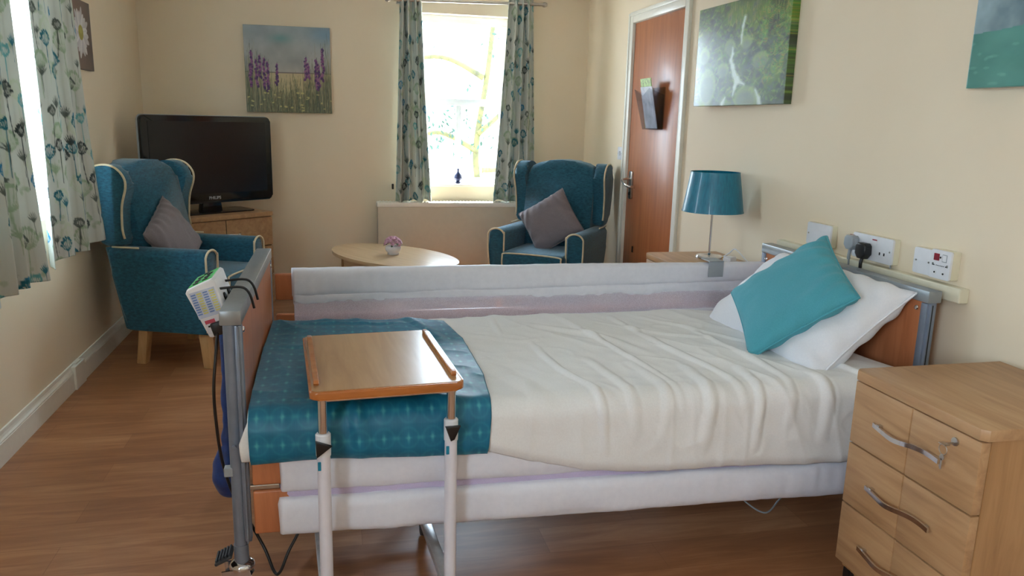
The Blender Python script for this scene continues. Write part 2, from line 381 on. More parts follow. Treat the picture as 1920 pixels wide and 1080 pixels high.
bm = BM(); box(bm, -.035, 0, 1.955, 2.99, .815, .862, .004); o = struct('trim_2', bm, 'cream_p')
o['label'] = 'cream plastic cable trunking on the wall behind the headboard'

# windows -----------------------------------------------------------
def window(name, lo, hi, z0, z1, axis, plane, out, transom=None, mullion=None, sill_out=.03):
    """plane: coordinate of the frame's centre; out: sign of outward"""
    def B(bm, a0, a1, d0, d1, za, zb, bev=.004):
        d0, d1 = plane + d0 * out, plane + d1 * out
        if d0 > d1: d0, d1 = d1, d0
        if axis == 'y': box(bm, d0, d1, a0, a1, za, zb, bev)
        else: box(bm, a0, a1, d0, d1, za, zb, bev)
    bm = BM(); t = .055
    B(bm, lo, hi, -.03, .03, z0, z0 + t); B(bm, lo, hi, -.03, .03, z1 - t, z1)
    B(bm, lo, lo + t, -.03, .03, z0 + t, z1 - t); B(bm, hi - t, hi, -.03, .03, z0 + t, z1 - t)
    if transom: B(bm, lo + t, hi - t, -.028, .028, transom - .025, transom + .025)
    for mu in (mullion or []): B(bm, mu[0] - .02, mu[0] + .02, -.024, .024, mu[1], mu[2])
    root = struct(name, bm, 'upvc', smooth=True)
    bm = BM(); B(bm, lo + t * .8, hi - t * .8, -.003, .003, z0 + t * .8, z1 - t * .8, 0); o = obj('pane', bm, 'glass', root)
    return root
bm = None
w1 = window('window_1', W1[0], W1[1], W1[2], W1[3], 'y', XL - .13, -1, mullion=[(3.285, W1[2] + .055, W1[3] - .055)])
w2 = window('window_2', W2[0], W2[1], W2[2], W2[3], 'x', YB + .13, 1, transom=1.47, mullion=[(-.975, W2[2] + .05, 1.445)])
w3 = window('window_3', W3[0], W3[1], W3[2], W3[3], 'y', XL - .13, -1, mullion=[(-.82, W3[2] + .055, W3[3] - .055)])
bm = BM(); box(bm, XL - .10, XL + .03, W1[0] - .03, W1[1] + .03, W1[2] - .002, W1[2] + .022, .006); obj('window_sill', bm, 'white_gloss', w1, smooth=True)
bm = BM(); box(bm, W2[0] - .0, W2[1] + .0, YB - .02, YB + .10, W2[2] - .004, W2[2] + .016, .006); obj('window_sill', bm, 'white_gloss', w2, smooth=True)

# door --------------------------------------------------------------
bm = BM(); box(bm, .003, .045, DY0 + .02, DY1 - .02, .006, DZ - .02, .002)
door = struct('door_1', bm, 'door', smooth=True)
bm = BM()
for (y0, y1, z0, z1) in ((DY0 - .045, DY0 + .018, 0, DZ + .045), (DY1 - .018, DY1 + .045, 0, DZ + .045), (DY0 + .018, DY1 - .018, DZ - .018, DZ + .045)):
    box(bm, -.016, .1, y0, y1, z0, z1, .004)
    if z0 > 1: box(bm, -.022, -.01, y0 - .04, y1 + .04, z1 - .02, z1 + .004, .003)
    elif y0 < 4.5: box(bm, -.022, -.01, y0 - .004, y0 + .02, z0, z1, .003)
    else: box(bm, -.022, -.01, y1 - .02, y1 + .004, z0, z1, .003)
obj('door_frame', bm, 'white_gloss', door, smooth=True)
bm = BM(); prism(bm, rrect(4.80, 4.855, .855, 1.035, .008), -.008, .004, 'X', .002); hp = obj('handle_plate', bm, 'brushed', door, smooth=True)
bm = BM(); tube(bm, smooth_path([(-.004, 4.83, .985), (-.035, 4.83, .985), (-.06, 4.825, .978), (-.066, 4.79, .965), (-.066, 4.74, .950), (-.055, 4.715, .942), (-.02, 4.712, .940)], 6), .009, 12); obj('lever_handle', bm, 'chrome', hp, smooth='all')
bm = BM(); lathe(bm, [(.002, 0), (.011, 0), (.011, .004), (.002, .005)], n=16); o = obj('keyhole_escutcheon', bm, 'dark_hole', hp); o.rotation_euler = (0, -PI / 2, 0); o.location = (-.008, 4.828, .89)
bm = BM(); box(bm, -.001, .006, 4.735, 4.75, .51, .55, .001); o = obj('bolt_plate', bm, 'dark_hole', door)

# ------------------------------------------------------------------ curtains
def tile_print():
    cv = Canvas(512, 512, (206, 210, 202)); rg = random.Random(11)
    sage = (158, 178, 150); teal = (36, 112, 128); grey = (92, 102, 96); dark = (58, 70, 70); pale = (196, 206, 186); aqua = (104, 168, 172); blue = (50, 130, 168)
    def umbel(x, y, s, col, w, n=9, spread=1.25, stem=60, lean=0, op=1):
        base = (x, y + s * .9)
        cv.poly([(x + lean * stem * .6 * k * k, base[1] + stem * k) for k in np.linspace(0, 1, 7)], w * 1.2, col, op, True)
        for i in range(n):
            a = -PI / 2 + spread * (i / (n - 1) - .5) * 2 * .75; L = s * (.85 + .2 * math.cos((i / (n - 1) - .5) * 3))
            tip = (x + L * math.cos(a) * 1.05, base[1] + L * math.sin(a)); mid = (x + L * .5 * math.cos(a) * 1.35, base[1] + L * .5 * math.sin(a) * .8)
            cv.poly([base, mid, tip], w * .8, col, op, True)
            for k in range(3): cv.ell((tip[0] + rg.uniform(-3, 3), tip[1] + rg.uniform(-3, 2)), w * 1.2, w * 1.1, col, op, 0, 1, True)
    def tulip(x, y, s, col, op=1):
        for i in range(7):
            a = -PI / 2 + (i - 3) * .30; cv.ell((x + s * .45 * math.cos(a), y + s * .45 * math.sin(a)), s * .45, s * .062, col, op, a, 1, True)
        cv.line((x, y), (x + s * .1, y + s * 1.2), 1.8, col, op, True)
    def spots(n, rr):
        out = []
        for i in range(4000):
            p = (rg.uniform(0, 512), rg.uniform(0, 512))
            if all(min(abs(p[0] - q[0]), 512 - abs(p[0] - q[0])) ** 2 + min(abs(p[1] - q[1]), 512 - abs(p[1] - q[1])) ** 2 > rr * rr for q in out): out.append(p)
            if len(out) == n: break
        return out
    for p in spots(16, 80): umbel(*p, rg.uniform(34, 56), rg.choice([sage, pale, sage]), 3.6, 11, 1.3, rg.uniform(50, 110), rg.uniform(-.4, .4), .8)
    for x, y in spots(16, 80):
        for k in range(6): cv.ell((x + rg.uniform(-26, 26), y + rg.uniform(-10, 10)), rg.uniform(6, 12), rg.uniform(5, 9), sage, .45, 0, 2, True)
    for p in spots(14, 80): umbel(*p, rg.uniform(22, 34), rg.choice([teal, blue, aqua]), 2.8, 8, 1.2, rg.uniform(30, 70), rg.uniform(-.3, .3))
    for p in spots(26, 60): tulip(*p, rg.uniform(22, 34), rg.choice([grey, dark, teal, grey, sage]), .95)
    for p in spots(14, 80): umbel(*p, rg.uniform(22, 32), rg.choice([dark, grey, teal]), 2.9, 8, 1.25, rg.uniform(60, 120), rg.uniform(-.25, .25))
    return cv.a
PRINT = tile_print()
cur_mat = painted('umbel_print_curtain_fabric', .85, .1, 0, True)
def curtain(label, group, top, bot, z1, z0, folds, amp, axis, side, flatw, seed, flare=0, mid=None):
    """top / bot: (a0, a1) extents along the wall at the top and hem; side: (plane, sign into room)"""
    nu, nv = int(flatw / .0042), int((z1 - z0) / .005); u = np.linspace(0, 1, nu); v = np.linspace(0, 1, nv); U, V = np.meshgrid(u, v, indexing='ij')
    rs = np.random.RandomState(seed); ph = rs.rand() * 6
    e = V ** 1.15 if mid is None else V
    a0 = top[0] + (bot[0] - top[0]) * e; a1 = top[1] + (bot[1] - top[1]) * e
    warp = U + .035 * np.sin(2 * PI * U * folds * .37 + ph) + .02 * (vnoise(U * 5 + seed, V * 2) - .5)
    fold = np.sin(2 * PI * folds * warp + ph); fold = np.sign(fold) * np.abs(fold) ** .75
    A = amp * (.55 + .45 * V) * (1 + .5 * (vnoise(U * 4 + 3, V * 1.5 + seed) - .5))
    D = A * fold + .02 * V * (vnoise(U * 3 + 9, V * 2 + seed) - .5) + flare * V ** 2 * .05
    a = a0 + (a1 - a0) * (U + .012 * np.cos(2 * PI * folds * warp + ph))
    z = z1 - (z1 - z0) * V - .012 * V * (vnoise(U * 6 + seed, V * 0 + 2) - .5) * 2
    dd = side[0] + side[1] * D
    P = np.stack([dd, a, z], -1) if axis == 'y' else np.stack([a, dd, z], -1)
    S = .88; ix = ((U * flatw + seed * .13) / S * 512).astype(int) % 512; iy = ((V * (z1 - z0) + seed * .21) / S * 512).astype(int) % 512
    o = grid_obj('curtain', P, cur_mat, None, PRINT[iy, ix], .003)
    return tag(o, label, 'curtain', group)
curtain('floral print curtain at the near side of the left window, cut by the picture edge', 'curtains of the left window', (2.62, 3.325), (2.60, 3.425), 2.24, .655, 6, .028, 'y', (XL + .10, 1), 1.35, 2)
curtain('floral print curtain at the far side of the left window, beside the daisy picture', 'curtains of the left window', (3.545, 4.06), (3.535, 4.27), 2.24, .685, 3, .022, 'y', (XL + .10, 1), .95, 5)
curtain('narrow floral print curtain gathered at the left of the back window', 'curtains of the back window', (-1.43, -1.28), (-1.47, -1.205), 2.20, .742, 3.6, .042, 'x', (YB - .11, -1), .62, 8)
curtain('narrow floral print curtain gathered at the right of the back window, behind an armchair', 'curtains of the back window', (-.655, -.465), (-.745, -.415), 2.22, .742, 3.8, .042, 'x', (YB - .11, -1), .72, 12)
def pole(label, a, b, bk):
    root = thing('curtain_pole', label, 'curtain pole', a)
    A, Bv = Vector(a), Vector(b); d = (Bv - A)
    bm = BM(); tube(bm, [(0, 0, 0), d], .011, 14); obj('pole', bm, 'brushed', root, smooth=True)
    dn = d.normalized()
    for s, p in ((-1, Vector((0, 0, 0))), (1, d)):
        bm = BM(); tube(bm, [p, p + dn * s * .012, p + dn * s * .02, p + dn * s * .035], .018, 14, radii=[.012, .018, .018, .012]); obj('finial', bm, 'brushed', root, smooth=True)
    for t in (.06, .94):
        p = d * t; bm = BM(); tube(bm, [p, p + Vector(bk)], .006, 8); box(bm, *[q for k in range(3) for q in ((p + Vector(bk))[k] - .015, (p + Vector(bk))[k] + .015)], .003); obj('bracket', bm, 'brushed', root)
pole('brushed steel curtain pole above the back window', (-1.50, YB - .11, 2.15), (-.40, YB - .11, 2.175), (0, .094, 0))
pole('steel curtain pole above the left window', (XL + .10, 2.45, 2.20), (XL + .10, 4.2, 2.20), (-.084, 0, 0))
bm = BM(); box(bm, -1.492, -1.478, YB - .02, YB - .001, .82, .86, .003); tag(obj('cord_cleat', bm, 'black'), 'small black cord cleat on the wall left of the back window', 'cleat')

# ------------------------------------------------------------------ pictures
def pic_foxglove():
    n = 360; cv = Canvas(n, n, (160, 160, 166)); yy, xx = np.mgrid[0:n, 0:n] / n; rg = random.Random(4)
    sky = np.stack([.76 - .14 * (1 - yy) + 0 * xx, .69 - .02 * (1 - yy), .63 + .06 * (1 - yy)], -1)
    nz = fbm(xx * 5, yy * 5)[..., None]; sky = sky + (nz - .5) * .18
    teal = np.exp(-(((xx - .42) / .12) ** 2 + ((yy - .14) / .05) ** 2))[..., None]; sky = sky * (1 - .45 * teal) + np.array([.3, .6, .62]) * .45 * teal
    bl = np.exp(-(((xx - .95) / .2) ** 2 + ((yy - .08) / .1) ** 2))[..., None]; sky = sky * (1 - .6 * bl) + np.array([.42, .58, .7]) * .6 * bl
    sand = np.stack([.82 - .1 * fbm(xx * 3, yy * 9), .76 - .1 * fbm(xx * 3, yy * 9), .60 - .06 * yy], -1)
    cv.a = np.where((yy > .535)[..., None], sand, sky); cv.a[int(.53 * n):int(.54 * n)] = (.5, .46, .44)
    low = np.clip((yy - .72 - .05 * (fbm(xx * 8, yy * 2) - .5)) * 6, 0, 1)[..., None]; cv.a = cv.a * (1 - low) + np.array([.42, .44, .33]) * low
    sd = np.clip((np.abs(xx - .5) - .22 - .25 * np.clip(.75 - yy, 0, 1)) * 5, 0, 1)[..., None] * np.clip((yy - .35) * 3, 0, 1)[..., None] * .75
    cv.a = cv.a * (1 - sd) + np.array([.45, .46, .38]) * sd
    for i in range(620):
        x = rg.random(); side = abs(x - .5) * 2; h = rg.uniform(.08, .3) + side * rg.uniform(.1, .55); y0 = rg.uniform(.8, 1.05)
        c = rg.choice([(96, 104, 74), (130, 132, 96), (172, 168, 130), (88, 82, 64), (60, 84, 76), (150, 138, 104)])
        cv.line((x * n, y0 * n), ((x + rg.uniform(-.05, .05)) * n, (y0 - h) * n), 2.2, c, .6, w2=.6)
    for x, t, bo in [(.08, .3, .55), (.17, .35, .6), (.22, .38, .72), (.26, .42, .75), (.36, .44, .68), (.70, .36, .62), (.73, .42, .6), (.82, .38, .72), (.85, .42, .7), (.90, .25, .62), (.06, .45, .7), (.13, .4, .7)]:
        cv.line((x * n, n), ((x + .01) * n, t * n - 12), 1.8, (92, 98, 84), .8)
        k = t
        while k < bo:
            w = 3 + 9 * (k - t); cv.ell((x * n + rg.uniform(-w, w) * 1.1, k * n), 3 + w * .35, 6, rg.choice([(92, 52, 110), (124, 70, 128), (150, 100, 140), (70, 44, 100)]), .85, rg.uniform(-.5, .5)); k += .013
    for i in range(26): cv.ell((rg.random() * n, rg.uniform(.74, .98) * n), rg.uniform(4, 8), rg.uniform(2, 4), (206, 196, 130), .8, rg.uniform(-.4, .4))
    return cv.a
canvas_picture('canvas_picture', 'square canvas of purple foxgloves and a sandy field above the television', 'picture', pic_foxglove(), .582, .586, .028, (-2.207, YB - .030, 1.652), (0, math.radians(-.3), 0))
def pic_waterfall():
    n = 420; w = 560; cv = Canvas(n, w, (60, 80, 50)); yy, xx = np.mgrid[0:n, 0:w] / n; rg = random.Random(9)
    N = fbm(xx * 6, yy * 6); N2 = fbm(xx * 14 + 5, yy * 14)
    base = np.stack([.26 + .4 * (N - .35), .36 + .5 * (N - .35), .16 + .25 * (N2 - .4)], -1)
    rock = np.clip((N2 - .5) * 5 + (yy - .35), 0, 1)[..., None] * .6; base = base * (1 - rock) + np.array([.34, .40, .36]) * rock
    cv.a = base; W_ = w
    for i in range(1500):
        x, y = rg.random() * W_, rg.random() * n * .95; r = rg.random()
        if y < n * .22 and x > W_ * .35: cv.line((x, y), (x + rg.uniform(-3, 3), y + rg.uniform(14, 40)), 2.6, rg.choice([(150, 150, 70), (110, 130, 52), (170, 158, 96), (74, 88, 40)]), .65, w2=.8)
        elif r < .75:
            cv.ell((x, y), rg.uniform(6, 20), rg.uniform(2, 5), rg.choice([(86, 138, 56), (120, 164, 70), (60, 96, 44), (150, 170, 84), (44, 66, 38), (100, 126, 76)]), .55, rg.uniform(-1.2, 1.2))
        else: cv.ell((x, y), rg.uniform(8, 24), rg.uniform(6, 16), rg.choice([(44, 52, 44), (70, 82, 70), (34, 40, 32)]), .35, 0, 3)
    for cx, cy, rx, ry in [(.58, .40, 40, 32), (.40, .42, 38, 36), (.16, .80, 64, 84), (.62, .93, 80, 56), (.34, .64, 44, 34), (.74, .58, 54, 34), (.10, .48, 40, 40)]:
        cv.ell((cx * W_, cy * n), rx, ry, (142, 170, 96), .75, 0, 10); cv.ell((cx * W_, cy * n + 14), rx * .85, ry * .85, (104, 122, 104), .7, 0, 16)
    for i in range(60):       # fern at the right
        x0, y0 = W_ * rg.uniform(.72, 1.0), n * rg.uniform(.15, .8)
        L = rg.uniform(40, 90); a = rg.uniform(-2.6, -.4)
        for k in range(12):
            t = k / 12; px, py = x0 + L * t * math.cos(a), y0 + L * t * math.sin(a)
            for s in (-1, 1): cv.line((px, py), (px + 12 * (1 - t) * math.cos(a + s * 1.2), py + 12 * (1 - t) * math.sin(a + s * 1.2)), 2, rg.choice([(70, 150, 50), (110, 170, 60), (176, 160, 60)]), .6)
    wc = (214, 232, 222)
    for pts, a, b in [([(.455, .17), (.44, .25), (.432, .34), (.435, .41)], 14, 7), ([(.345, .44), (.35, .5), (.335, .56), (.36, .62), (.385, .7), (.42, .76)], 8, 30), ([(.42, .74), (.40, .82), (.385, .9)], 26, 8), ([(.42, .76), (.50, .80)], 22, 6), ([(.62, .86), (.66, .94), (.67, 1.0)], 8, 24), ([(.30, .92), (.27, .98)], 8, 22)]:
        P = [((x + .08) * W_ * 1.02, y * n) for x, y in pts]; cv.poly(P, a + 10, wc, .35, w2=b + 10); cv.poly(P, a * .8, wc, .8, w2=b * .8)
    return cv.a
wf = canvas_picture('canvas_picture', 'canvas of a mossy green waterfall on the right wall beside the door', 'picture', pic_waterfall(), .80, .475, .040, (-.052, 3.435, 1.672), (0, 0, -PI / 2 + math.radians(2.2)), .55, .35)
def pic_pool():
    n = 300; cv = Canvas(n, n, (60, 140, 130)); yy, xx = np.mgrid[0:n, 0:n] / n; rg = random.Random(2)
    N = fbm(xx * 5, yy * 8); a = np.stack([.24 + .16 * N, .50 + .16 * N, .46 + .15 * N], -1); up = (yy < .74 - .06 * xx)[..., None]
    rk = np.stack([.45 + .5 * (fbm(xx * 7, yy * 7) - .4), .55 + .5 * (fbm(xx * 7, yy * 7) - .4), .58 + .5 * (fbm(xx * 7, yy * 7) - .4)], -1); cv.a = np.where(up, rk, a)
    for i in range(14): cv.ell((rg.random() * n, rg.uniform(.3, .70) * n), rg.uniform(20, 46), rg.uniform(10, 20), rg.choice([(190, 205, 210), (120, 160, 160), (40, 90, 90)]), .5, rg.uniform(-.5, .3), 8)
    for i in range(40): x = rg.random() * n; cv.line((x, 0), (x + 4, rg.uniform(.2, .45) * n), 5, rg.choice([(220, 232, 236), (30, 80, 86), (90, 140, 146)]), .4)
    for i in range(50): cv.ell((rg.random() * n, rg.uniform(.78, .98) * n), rg.uniform(2, 9), 2, (130, 190, 176), .3)
    return cv.a
canvas_picture('canvas_picture', 'turquoise pool canvas cut off by the right edge of the photo', 'picture', pic_pool(), .60, .60, .038, (-.044, 1.735, 1.762), (0, 0, -PI / 2 + .01), .3, .4)
def pic_daisy():
    n = 300; cv = Canvas(n, n, (120, 92, 76)); yy, xx = np.mgrid[0:n, 0:n] / n
    cv.a = np.stack([.53 - .14 * xx, .40 - .06 * xx, .34 - .02 * xx], -1) + (fbm(xx * 3, yy * 3)[..., None] - .5) * .08
    for i in range(22):
        a = 2 * PI * i / 22 + .1; L = 92 + 12 * math.sin(i * 2.3)
        cx, cy = 150 + .62 * L * math.cos(a), 140 + .62 * L * math.sin(a); cv.ell((cx, cy), L * .50, 15, (226 - (i % 3) * 14, 222 - (i % 3) * 14, 222 - (i % 3) * 12), .95, a); cv.ell((cx, cy), L * .4, 3, (190, 184, 188), .4, a)
    cv.ell((150, 140), 34, 34, (168, 156, 60), 1, 0, 3); cv.ell((150, 132), 22, 16, (190, 180, 90), .7, 0, 6)
    return cv.a
canvas_picture('canvas_picture', 'brown canvas with a white daisy behind the left window curtain', 'picture', pic_daisy(), .36, .345, .020, (XL + .022, 4.53, 1.716), (0, 0, PI / 2))

# ------------------------------------------------------------------ radiator under back window
rad = thing('radiator', 'flat cream radiator with a white top under the back window', 'radiator', (-1.0, YB - .09, .1))
bm = BM(); box(bm, -.605, .56, -.055, -.03, .03, .62, .006); box(bm, -.605, .56, .02, .04, .03, .62, .006); obj('panel', bm, flat('cream_radiator_enamel', (206, 194, 172), .45, var=.01), rad, smooth=True)
bm = BM(); box(bm, -.61, .565, -.06, .045, .60, .635, .006)
obj('top_cover', bm, 'white_gloss', rad, smooth=True)
bm = BM()
for k in range(46): box(bm, -.59 + k * .025, -.578 + k * .025, -.04, .03, .635, .639)
obj('grille', bm, 'white_gloss', rad)
for x in (-.45, .4):
    bm = BM(); box(bm, x - .02, x + .02, .03, .085, .1, .5); obj('wall_bracket', bm, 'white_gloss', rad)
    bm = BM(); tube(bm, [(x * 1.25, 0, .08), (x * 1.25, 0, -.1)], .008, 10); obj('pipe', bm, 'white_gloss', rad, smooth=True)

# ------------------------------------------------------------------ armchairs
def soft_block(bm, x0, x1, y0, y1, z0, z1, r, seg=5): return box(bm, x0, x1, y0, y1, z0, z1, r, seg)
def armchair(label, loc, rz, W=.66, D=.66, group='teal wing armchairs'):
    """front = -y. origin at floor centre"""
    root = thing('armchair', label, 'armchair', loc, rz, None)
    w = W / 2; yf = -D / 2; yb = D / 2; aw = .115; az = .645
    # arms: upright slab with rounded top, side view tapers to the back base
    for s in (-1, 1):
        bm = BM(); pts = []
        xo, xi = s * w, s * (w - aw)
        prof = [(xi, .20), (xo - s * .02, .20), (xo - s * .008, .34), (xo, .50)]
        n = 9; cx = (xo + xi) / 2; r = abs(xo - xi) / 2
        for k in range(n + 1):
            a = PI * k / n; prof.append((cx + s * r * math.cos(a), az - r * .8 + r * .8 * math.sin(a)))
        prof += [(xi + s * .004, .42)]
        prism(bm, prof, yf + .01, yb - .02, 'Y', .016, 3)
        for v in bm.verts:      # scroll: front leans, back bottom tapers in
            t = (v.co.y - yf) / D
            if t > .5: v.co.y -= (t - .5) * .16 * max(0, (.62 - v.co.z)) / .42
            if t < .3: v.co.y += .03 * max(0, (.5 - v.co.z)) / .3
        arm = obj('arm', bm, 'teal', root, smooth=True)
        bm = BM(); pth = [(xi + s * .004, yf + .012, .30)] + [(p[0], yf + .006, p[1]) for p in prof[3:14][::-1]] + [(xo - s * .012, yf + .02, .34), (xo - s * .02, yf + .03, .21)]
        tube(bm, smooth_path(pth, 4), .006, 8); obj('piping', bm, 'piping', arm, smooth='all')
    # backrest, reclined, domed top
    bm = BM(); bw = w - .085; out = [(-bw + .02, .36), (bw - .02, .36), (bw, .62), (bw, .98)]
    for k in range(9): a = PI * k / 8; out.append((bw * math.cos(a) * .98, 1.01 + .075 * math.sin(a)))
    out += [(-bw, .98), (-bw, .62)]
    prism(bm, out, -.075, .075, 'Y', .035, 4)
    lean = math.tan(math.radians(12))
    bmesh.ops.subdivide_edges(bm, edges=[e for e in bm.edges], cuts=1, use_grid_fill=True)
    for v in bm.verts:
        v.co.y += yb - .12 + (v.co.z - .42) * lean - .03
        bulge = .02 * math.exp(-((v.co.z - .72) / .2) ** 2) * max(0, 1 - (v.co.x / bw) ** 2)
        if v.co.y < yb - .15 + (v.co.z - .42) * lean: v.co.y -= bulge
    back = obj('backrest', bm, 'teal', root, smooth='all')
    # outer back down to base
    bm = BM(); prism(bm, [(-w + .03, .20), (w - .03, .20), (w - .02, .64), (-w + .02, .64)], yb - .10, yb - .03, 'Y', .02, 3)
    for v in bm.verts: v.co.y += (v.co.z - .42) * lean * .8
    obj('back_panel', bm, 'teal', root, smooth=True)
    # wings
    for s in (-1, 1):
        o2 = [(-.005, .655), (-.02, .74), (-.055, .86), (-.105, .955), (-.11, 1.01), (-.075, 1.055), (-.01, 1.068), (.06, 1.05), (.12, 1.0), (.15, .80), (.13, .655)]
        o2 = [(p.x, p.y) for p in smooth_path([(a, b, 0) for a, b in o2], 4, True)]
        xs = s * (w - .012)
        bm = BM(); prism(bm, o2, min(xs, xs - s * .085), max(xs, xs - s * .085), 'X', .028, 4)
        for v in bm.verts: v.co.y += yb - .16 + (v.co.z - .42) * lean; v.co.x += s * (.02 * (v.co.z - .655) - .12 * max(0, (yb - .16 - v.co.y + .18)) * -.35)
        wg = obj('wing', bm, 'teal', root, smooth=True)
        pp = [q for q in o2[:26]]
        bm = BM(); pt = []
        for q in o2[2:30]:
            y = q[0] + yb - .16 + (q[1] - .42) * lean; x = xs + s * .008 + s * .02 * (q[1] - .655) + s * .042 * max(0, (yb + .02 - y))
            pt.append((x - s * .012, y - .004, q[1]))
        tube(bm, pt, .006, 8); obj('piping', bm, 'piping', wg, smooth='all')
        bm = BM(); tube(bm, [(xs + s * .004, yb - .20, .645), (xs + s * .004, yb - .05, .645)], .005, 8); obj('piping', bm, 'piping', wg, smooth='all')
    # seat cushion and front border
    bm = BM(); soft_block(bm, -w + aw - .005, w - aw + .005, yf - .05, yb - .13, .375, .505, .035, 5); seat = obj('seat_cushion', bm, 'teal', root, smooth='all')
    bm = BM(); x = w - aw - .012; tube(bm, smooth_path([(-x, yf - .045, .38), (-x, yf - .048, .47), (-x + .02, yf - .04, .492), (0, yf - .046, .499), (x - .02, yf - .04, .492), (x, yf - .048, .47), (x, yf - .045, .38)], 5), .0055, 8); obj('piping', bm, 'piping', seat, smooth='all')
    bm = BM(); box(bm, -w + .03, w - .03, yf + .02, yb - .10, .19, .38, .015, 3); obj('seat_base', bm, 'teal', root, smooth=True)
    for sx in (-1, 1):
        for y, ky in ((yf + .075, -.015), (yb - .16, .03)):
            bm = BM(); x = sx * (w - .075); box(bm, x - .026, x + .026, y - .026, y + .026, 0, .195, .004)
            for v in bm.verts:
                k = 1 - v.co.z / .195; v.co.y += ky * k; v.co.x = x + (v.co.x - x) * (1 - .2 * k)
            obj('leg', bm, 'pale_leg', root, smooth=True)
    return root
armchair('teal wing armchair standing before the television by the left wall', (-2.705, 4.535, 0), 1.2, .64, .58)
armchair('teal wing armchair in the corner between the back window and the door', (-.487, 5.03, 0), -.62, .66, .58)

def pillow_mesh(w, h, t, n=60, pinch=.06, wr=.006, seed=1, seam=True):
    u = np.linspace(-1, 1, n); U, V = np.meshgrid(u, u, indexing='ij')
    def side(sg):
        X = U * w / 2 * (1 - pinch * (1 - V ** 2) * np.abs(U) ** 3); Y = V * h / 2 * (1 - pinch * (1 - U ** 2) * np.abs(V) ** 3)
        T = t / 2 * np.clip((1 - U ** 4), 0, 1) ** .55 * np.clip((1 - V ** 4), 0, 1) ** .55
        edge = 1 - np.clip((1 - U ** 2) * (1 - V ** 2) * 1.2, 0, 1)
        T = T + sg * wr * 2 * (fbm(U * 2.5 + seed + 7, V * 2.5 + seed + 7 * sg + 20, 3) - .45) * (T > .001) + wr * edge * .8 * np.sin(14 * (U * V + U * .7) + seed) * (T > .002)
        T = np.maximum(T, 0)
        return np.stack([X, Y, sg * T], -1)
    return side(1), side(-1)
def pillow(name, label, cat, w, h, t, Mx, mat, pipe=None, seed=1, pinch=.06, wr=.006):
    A, B = pillow_mesh(w, h, t, 70, pinch, wr, seed); n = A.shape[0]
    bm = BM(); va = [[bm.verts.new(A[i, j]) for j in range(n)] for i in range(n)]
    vb = [[va[i][j] if i in (0, n - 1) or j in (0, n - 1) else bm.verts.new(B[i, j]) for j in range(n)] for i in range(n)]
    for i in range(n - 1):
        for j in range(n - 1):
            bm.faces.new((va[i][j], va[i + 1][j], va[i + 1][j + 1], va[i][j + 1])); bm.faces.new((vb[i][j], vb[i][j + 1], vb[i + 1][j + 1], vb[i + 1][j]))
    root = thing(name, label, cat); root.matrix_world = Mx
    obj('cover', bm, mat, root, smooth='all')
    rim = [A[i, 0] for i in range(n)] + [A[n - 1, j] for j in range(1, n)] + [A[i, n - 1] for i in range(n - 2, -1, -1)] + [A[0, j] for j in range(n - 2, 0, -1)]
    bm = BM(); tube(bm, [tuple(p) for p in rim[::2]], .004, 6, closed=True); obj('seam', bm, pipe or mat, root, smooth='all')
    return root
def quad_matrix(T, R, B, L, up):
    """T R B L corners (in order round the square) -> matrix, w, h"""
    T, R, B, L = map(Vector, (T, R, B, L)); c = (T + R + B + L) / 4; x = ((R - T) + (B - L)) / 2; y = ((T - L) + (R - B)) / 2
    w, h = x.length, y.length; x.normalize(); z = x.cross(y).normalized(); y = z.cross(x)
    if z.dot(Vector(up)) < 0: z = -z; y = -y
    m = Matrix((x, y, z)).transposed().to_4x4(); m.translation = c
    return m, w, h

# ------------------------------------------------------------------ tv unit + tv
tr = .684
unit = thing('chest_of_drawers', 'oak chest of drawers under the television in the corner', 'drawers', (-2.60, 5.245, 0), tr)
uw, ud, uh = .70, .40, .70
bm = BM(); prism(bm, rrect(-uw / 2 - .008, uw / 2 + .008, -.015, ud, .02), uh - .028, uh, 'Z', .004); obj('top', bm, 'oak', unit, smooth=True)
bm = BM(); box(bm, -uw / 2, uw / 2, .012, ud - .01, .06, uh - .028, .002); box(bm, -uw / 2 + .02, uw / 2 - .02, .03, ud - .02, 0, .06); obj('body', bm, 'oak_v', unit)
for k in range(3):
    z0 = .075 + k * .2; bm = BM(); box(bm, -uw / 2 + .003, uw / 2 - .003, -.006, .012, z0, z0 + .192, .002)
    dr = obj('drawer', bm, 'oak', unit); bm = BM(); box(bm, -.002, .002, -.0075, -.005, z0 + .002, z0 + .19); obj('groove', bm, 'dark_hole', dr)
    bm = BM(); tube(bm, smooth_path([(-.1, -.006, z0 + .1), (-.08, -.03, z0 + .105), (0, -.034, z0 + .1), (.08, -.03, z0 + .095), (.1, -.006, z0 + .1)], 5), .006, 8); obj('handle', bm, 'chrome', dr, smooth='all')
tv = thing('television', 'black flat screen television on an oak chest in the corner', 'television', (-2.700, 5.425, .70), tr)
tw, z0, z1 = .913, .063, .622
bm = BM(); prism(bm, rrect(-tw / 2, tw / 2, z0, z1, .028), -.02, .03, 'Y', .010, 3); obj('bezel', bm, 'tvblack', tv, smooth=True)
bm = BM(); prism(bm, rrect(-tw / 2 - .004, tw / 2 + .004, z0 - .004, z1 + .004, .03), .008, .024, 'Y', .004, 2); obj('trim_band', bm, 'grey_p', tv, smooth=True)
bm = BM(); prism(bm, rrect(-tw / 2 + .045, tw / 2 - .045, z0 + .062, z1 - .035, .004), -.0235, -.018, 'Y'); obj('screen', bm, 'screen', tv)
bm = BM(); prism(bm, rrect(-.33, .33, z0 + .09, z1 - .08, .05), .03, .085, 'Y', .015); obj('rear_housing', bm, 'black', tv, smooth=True)
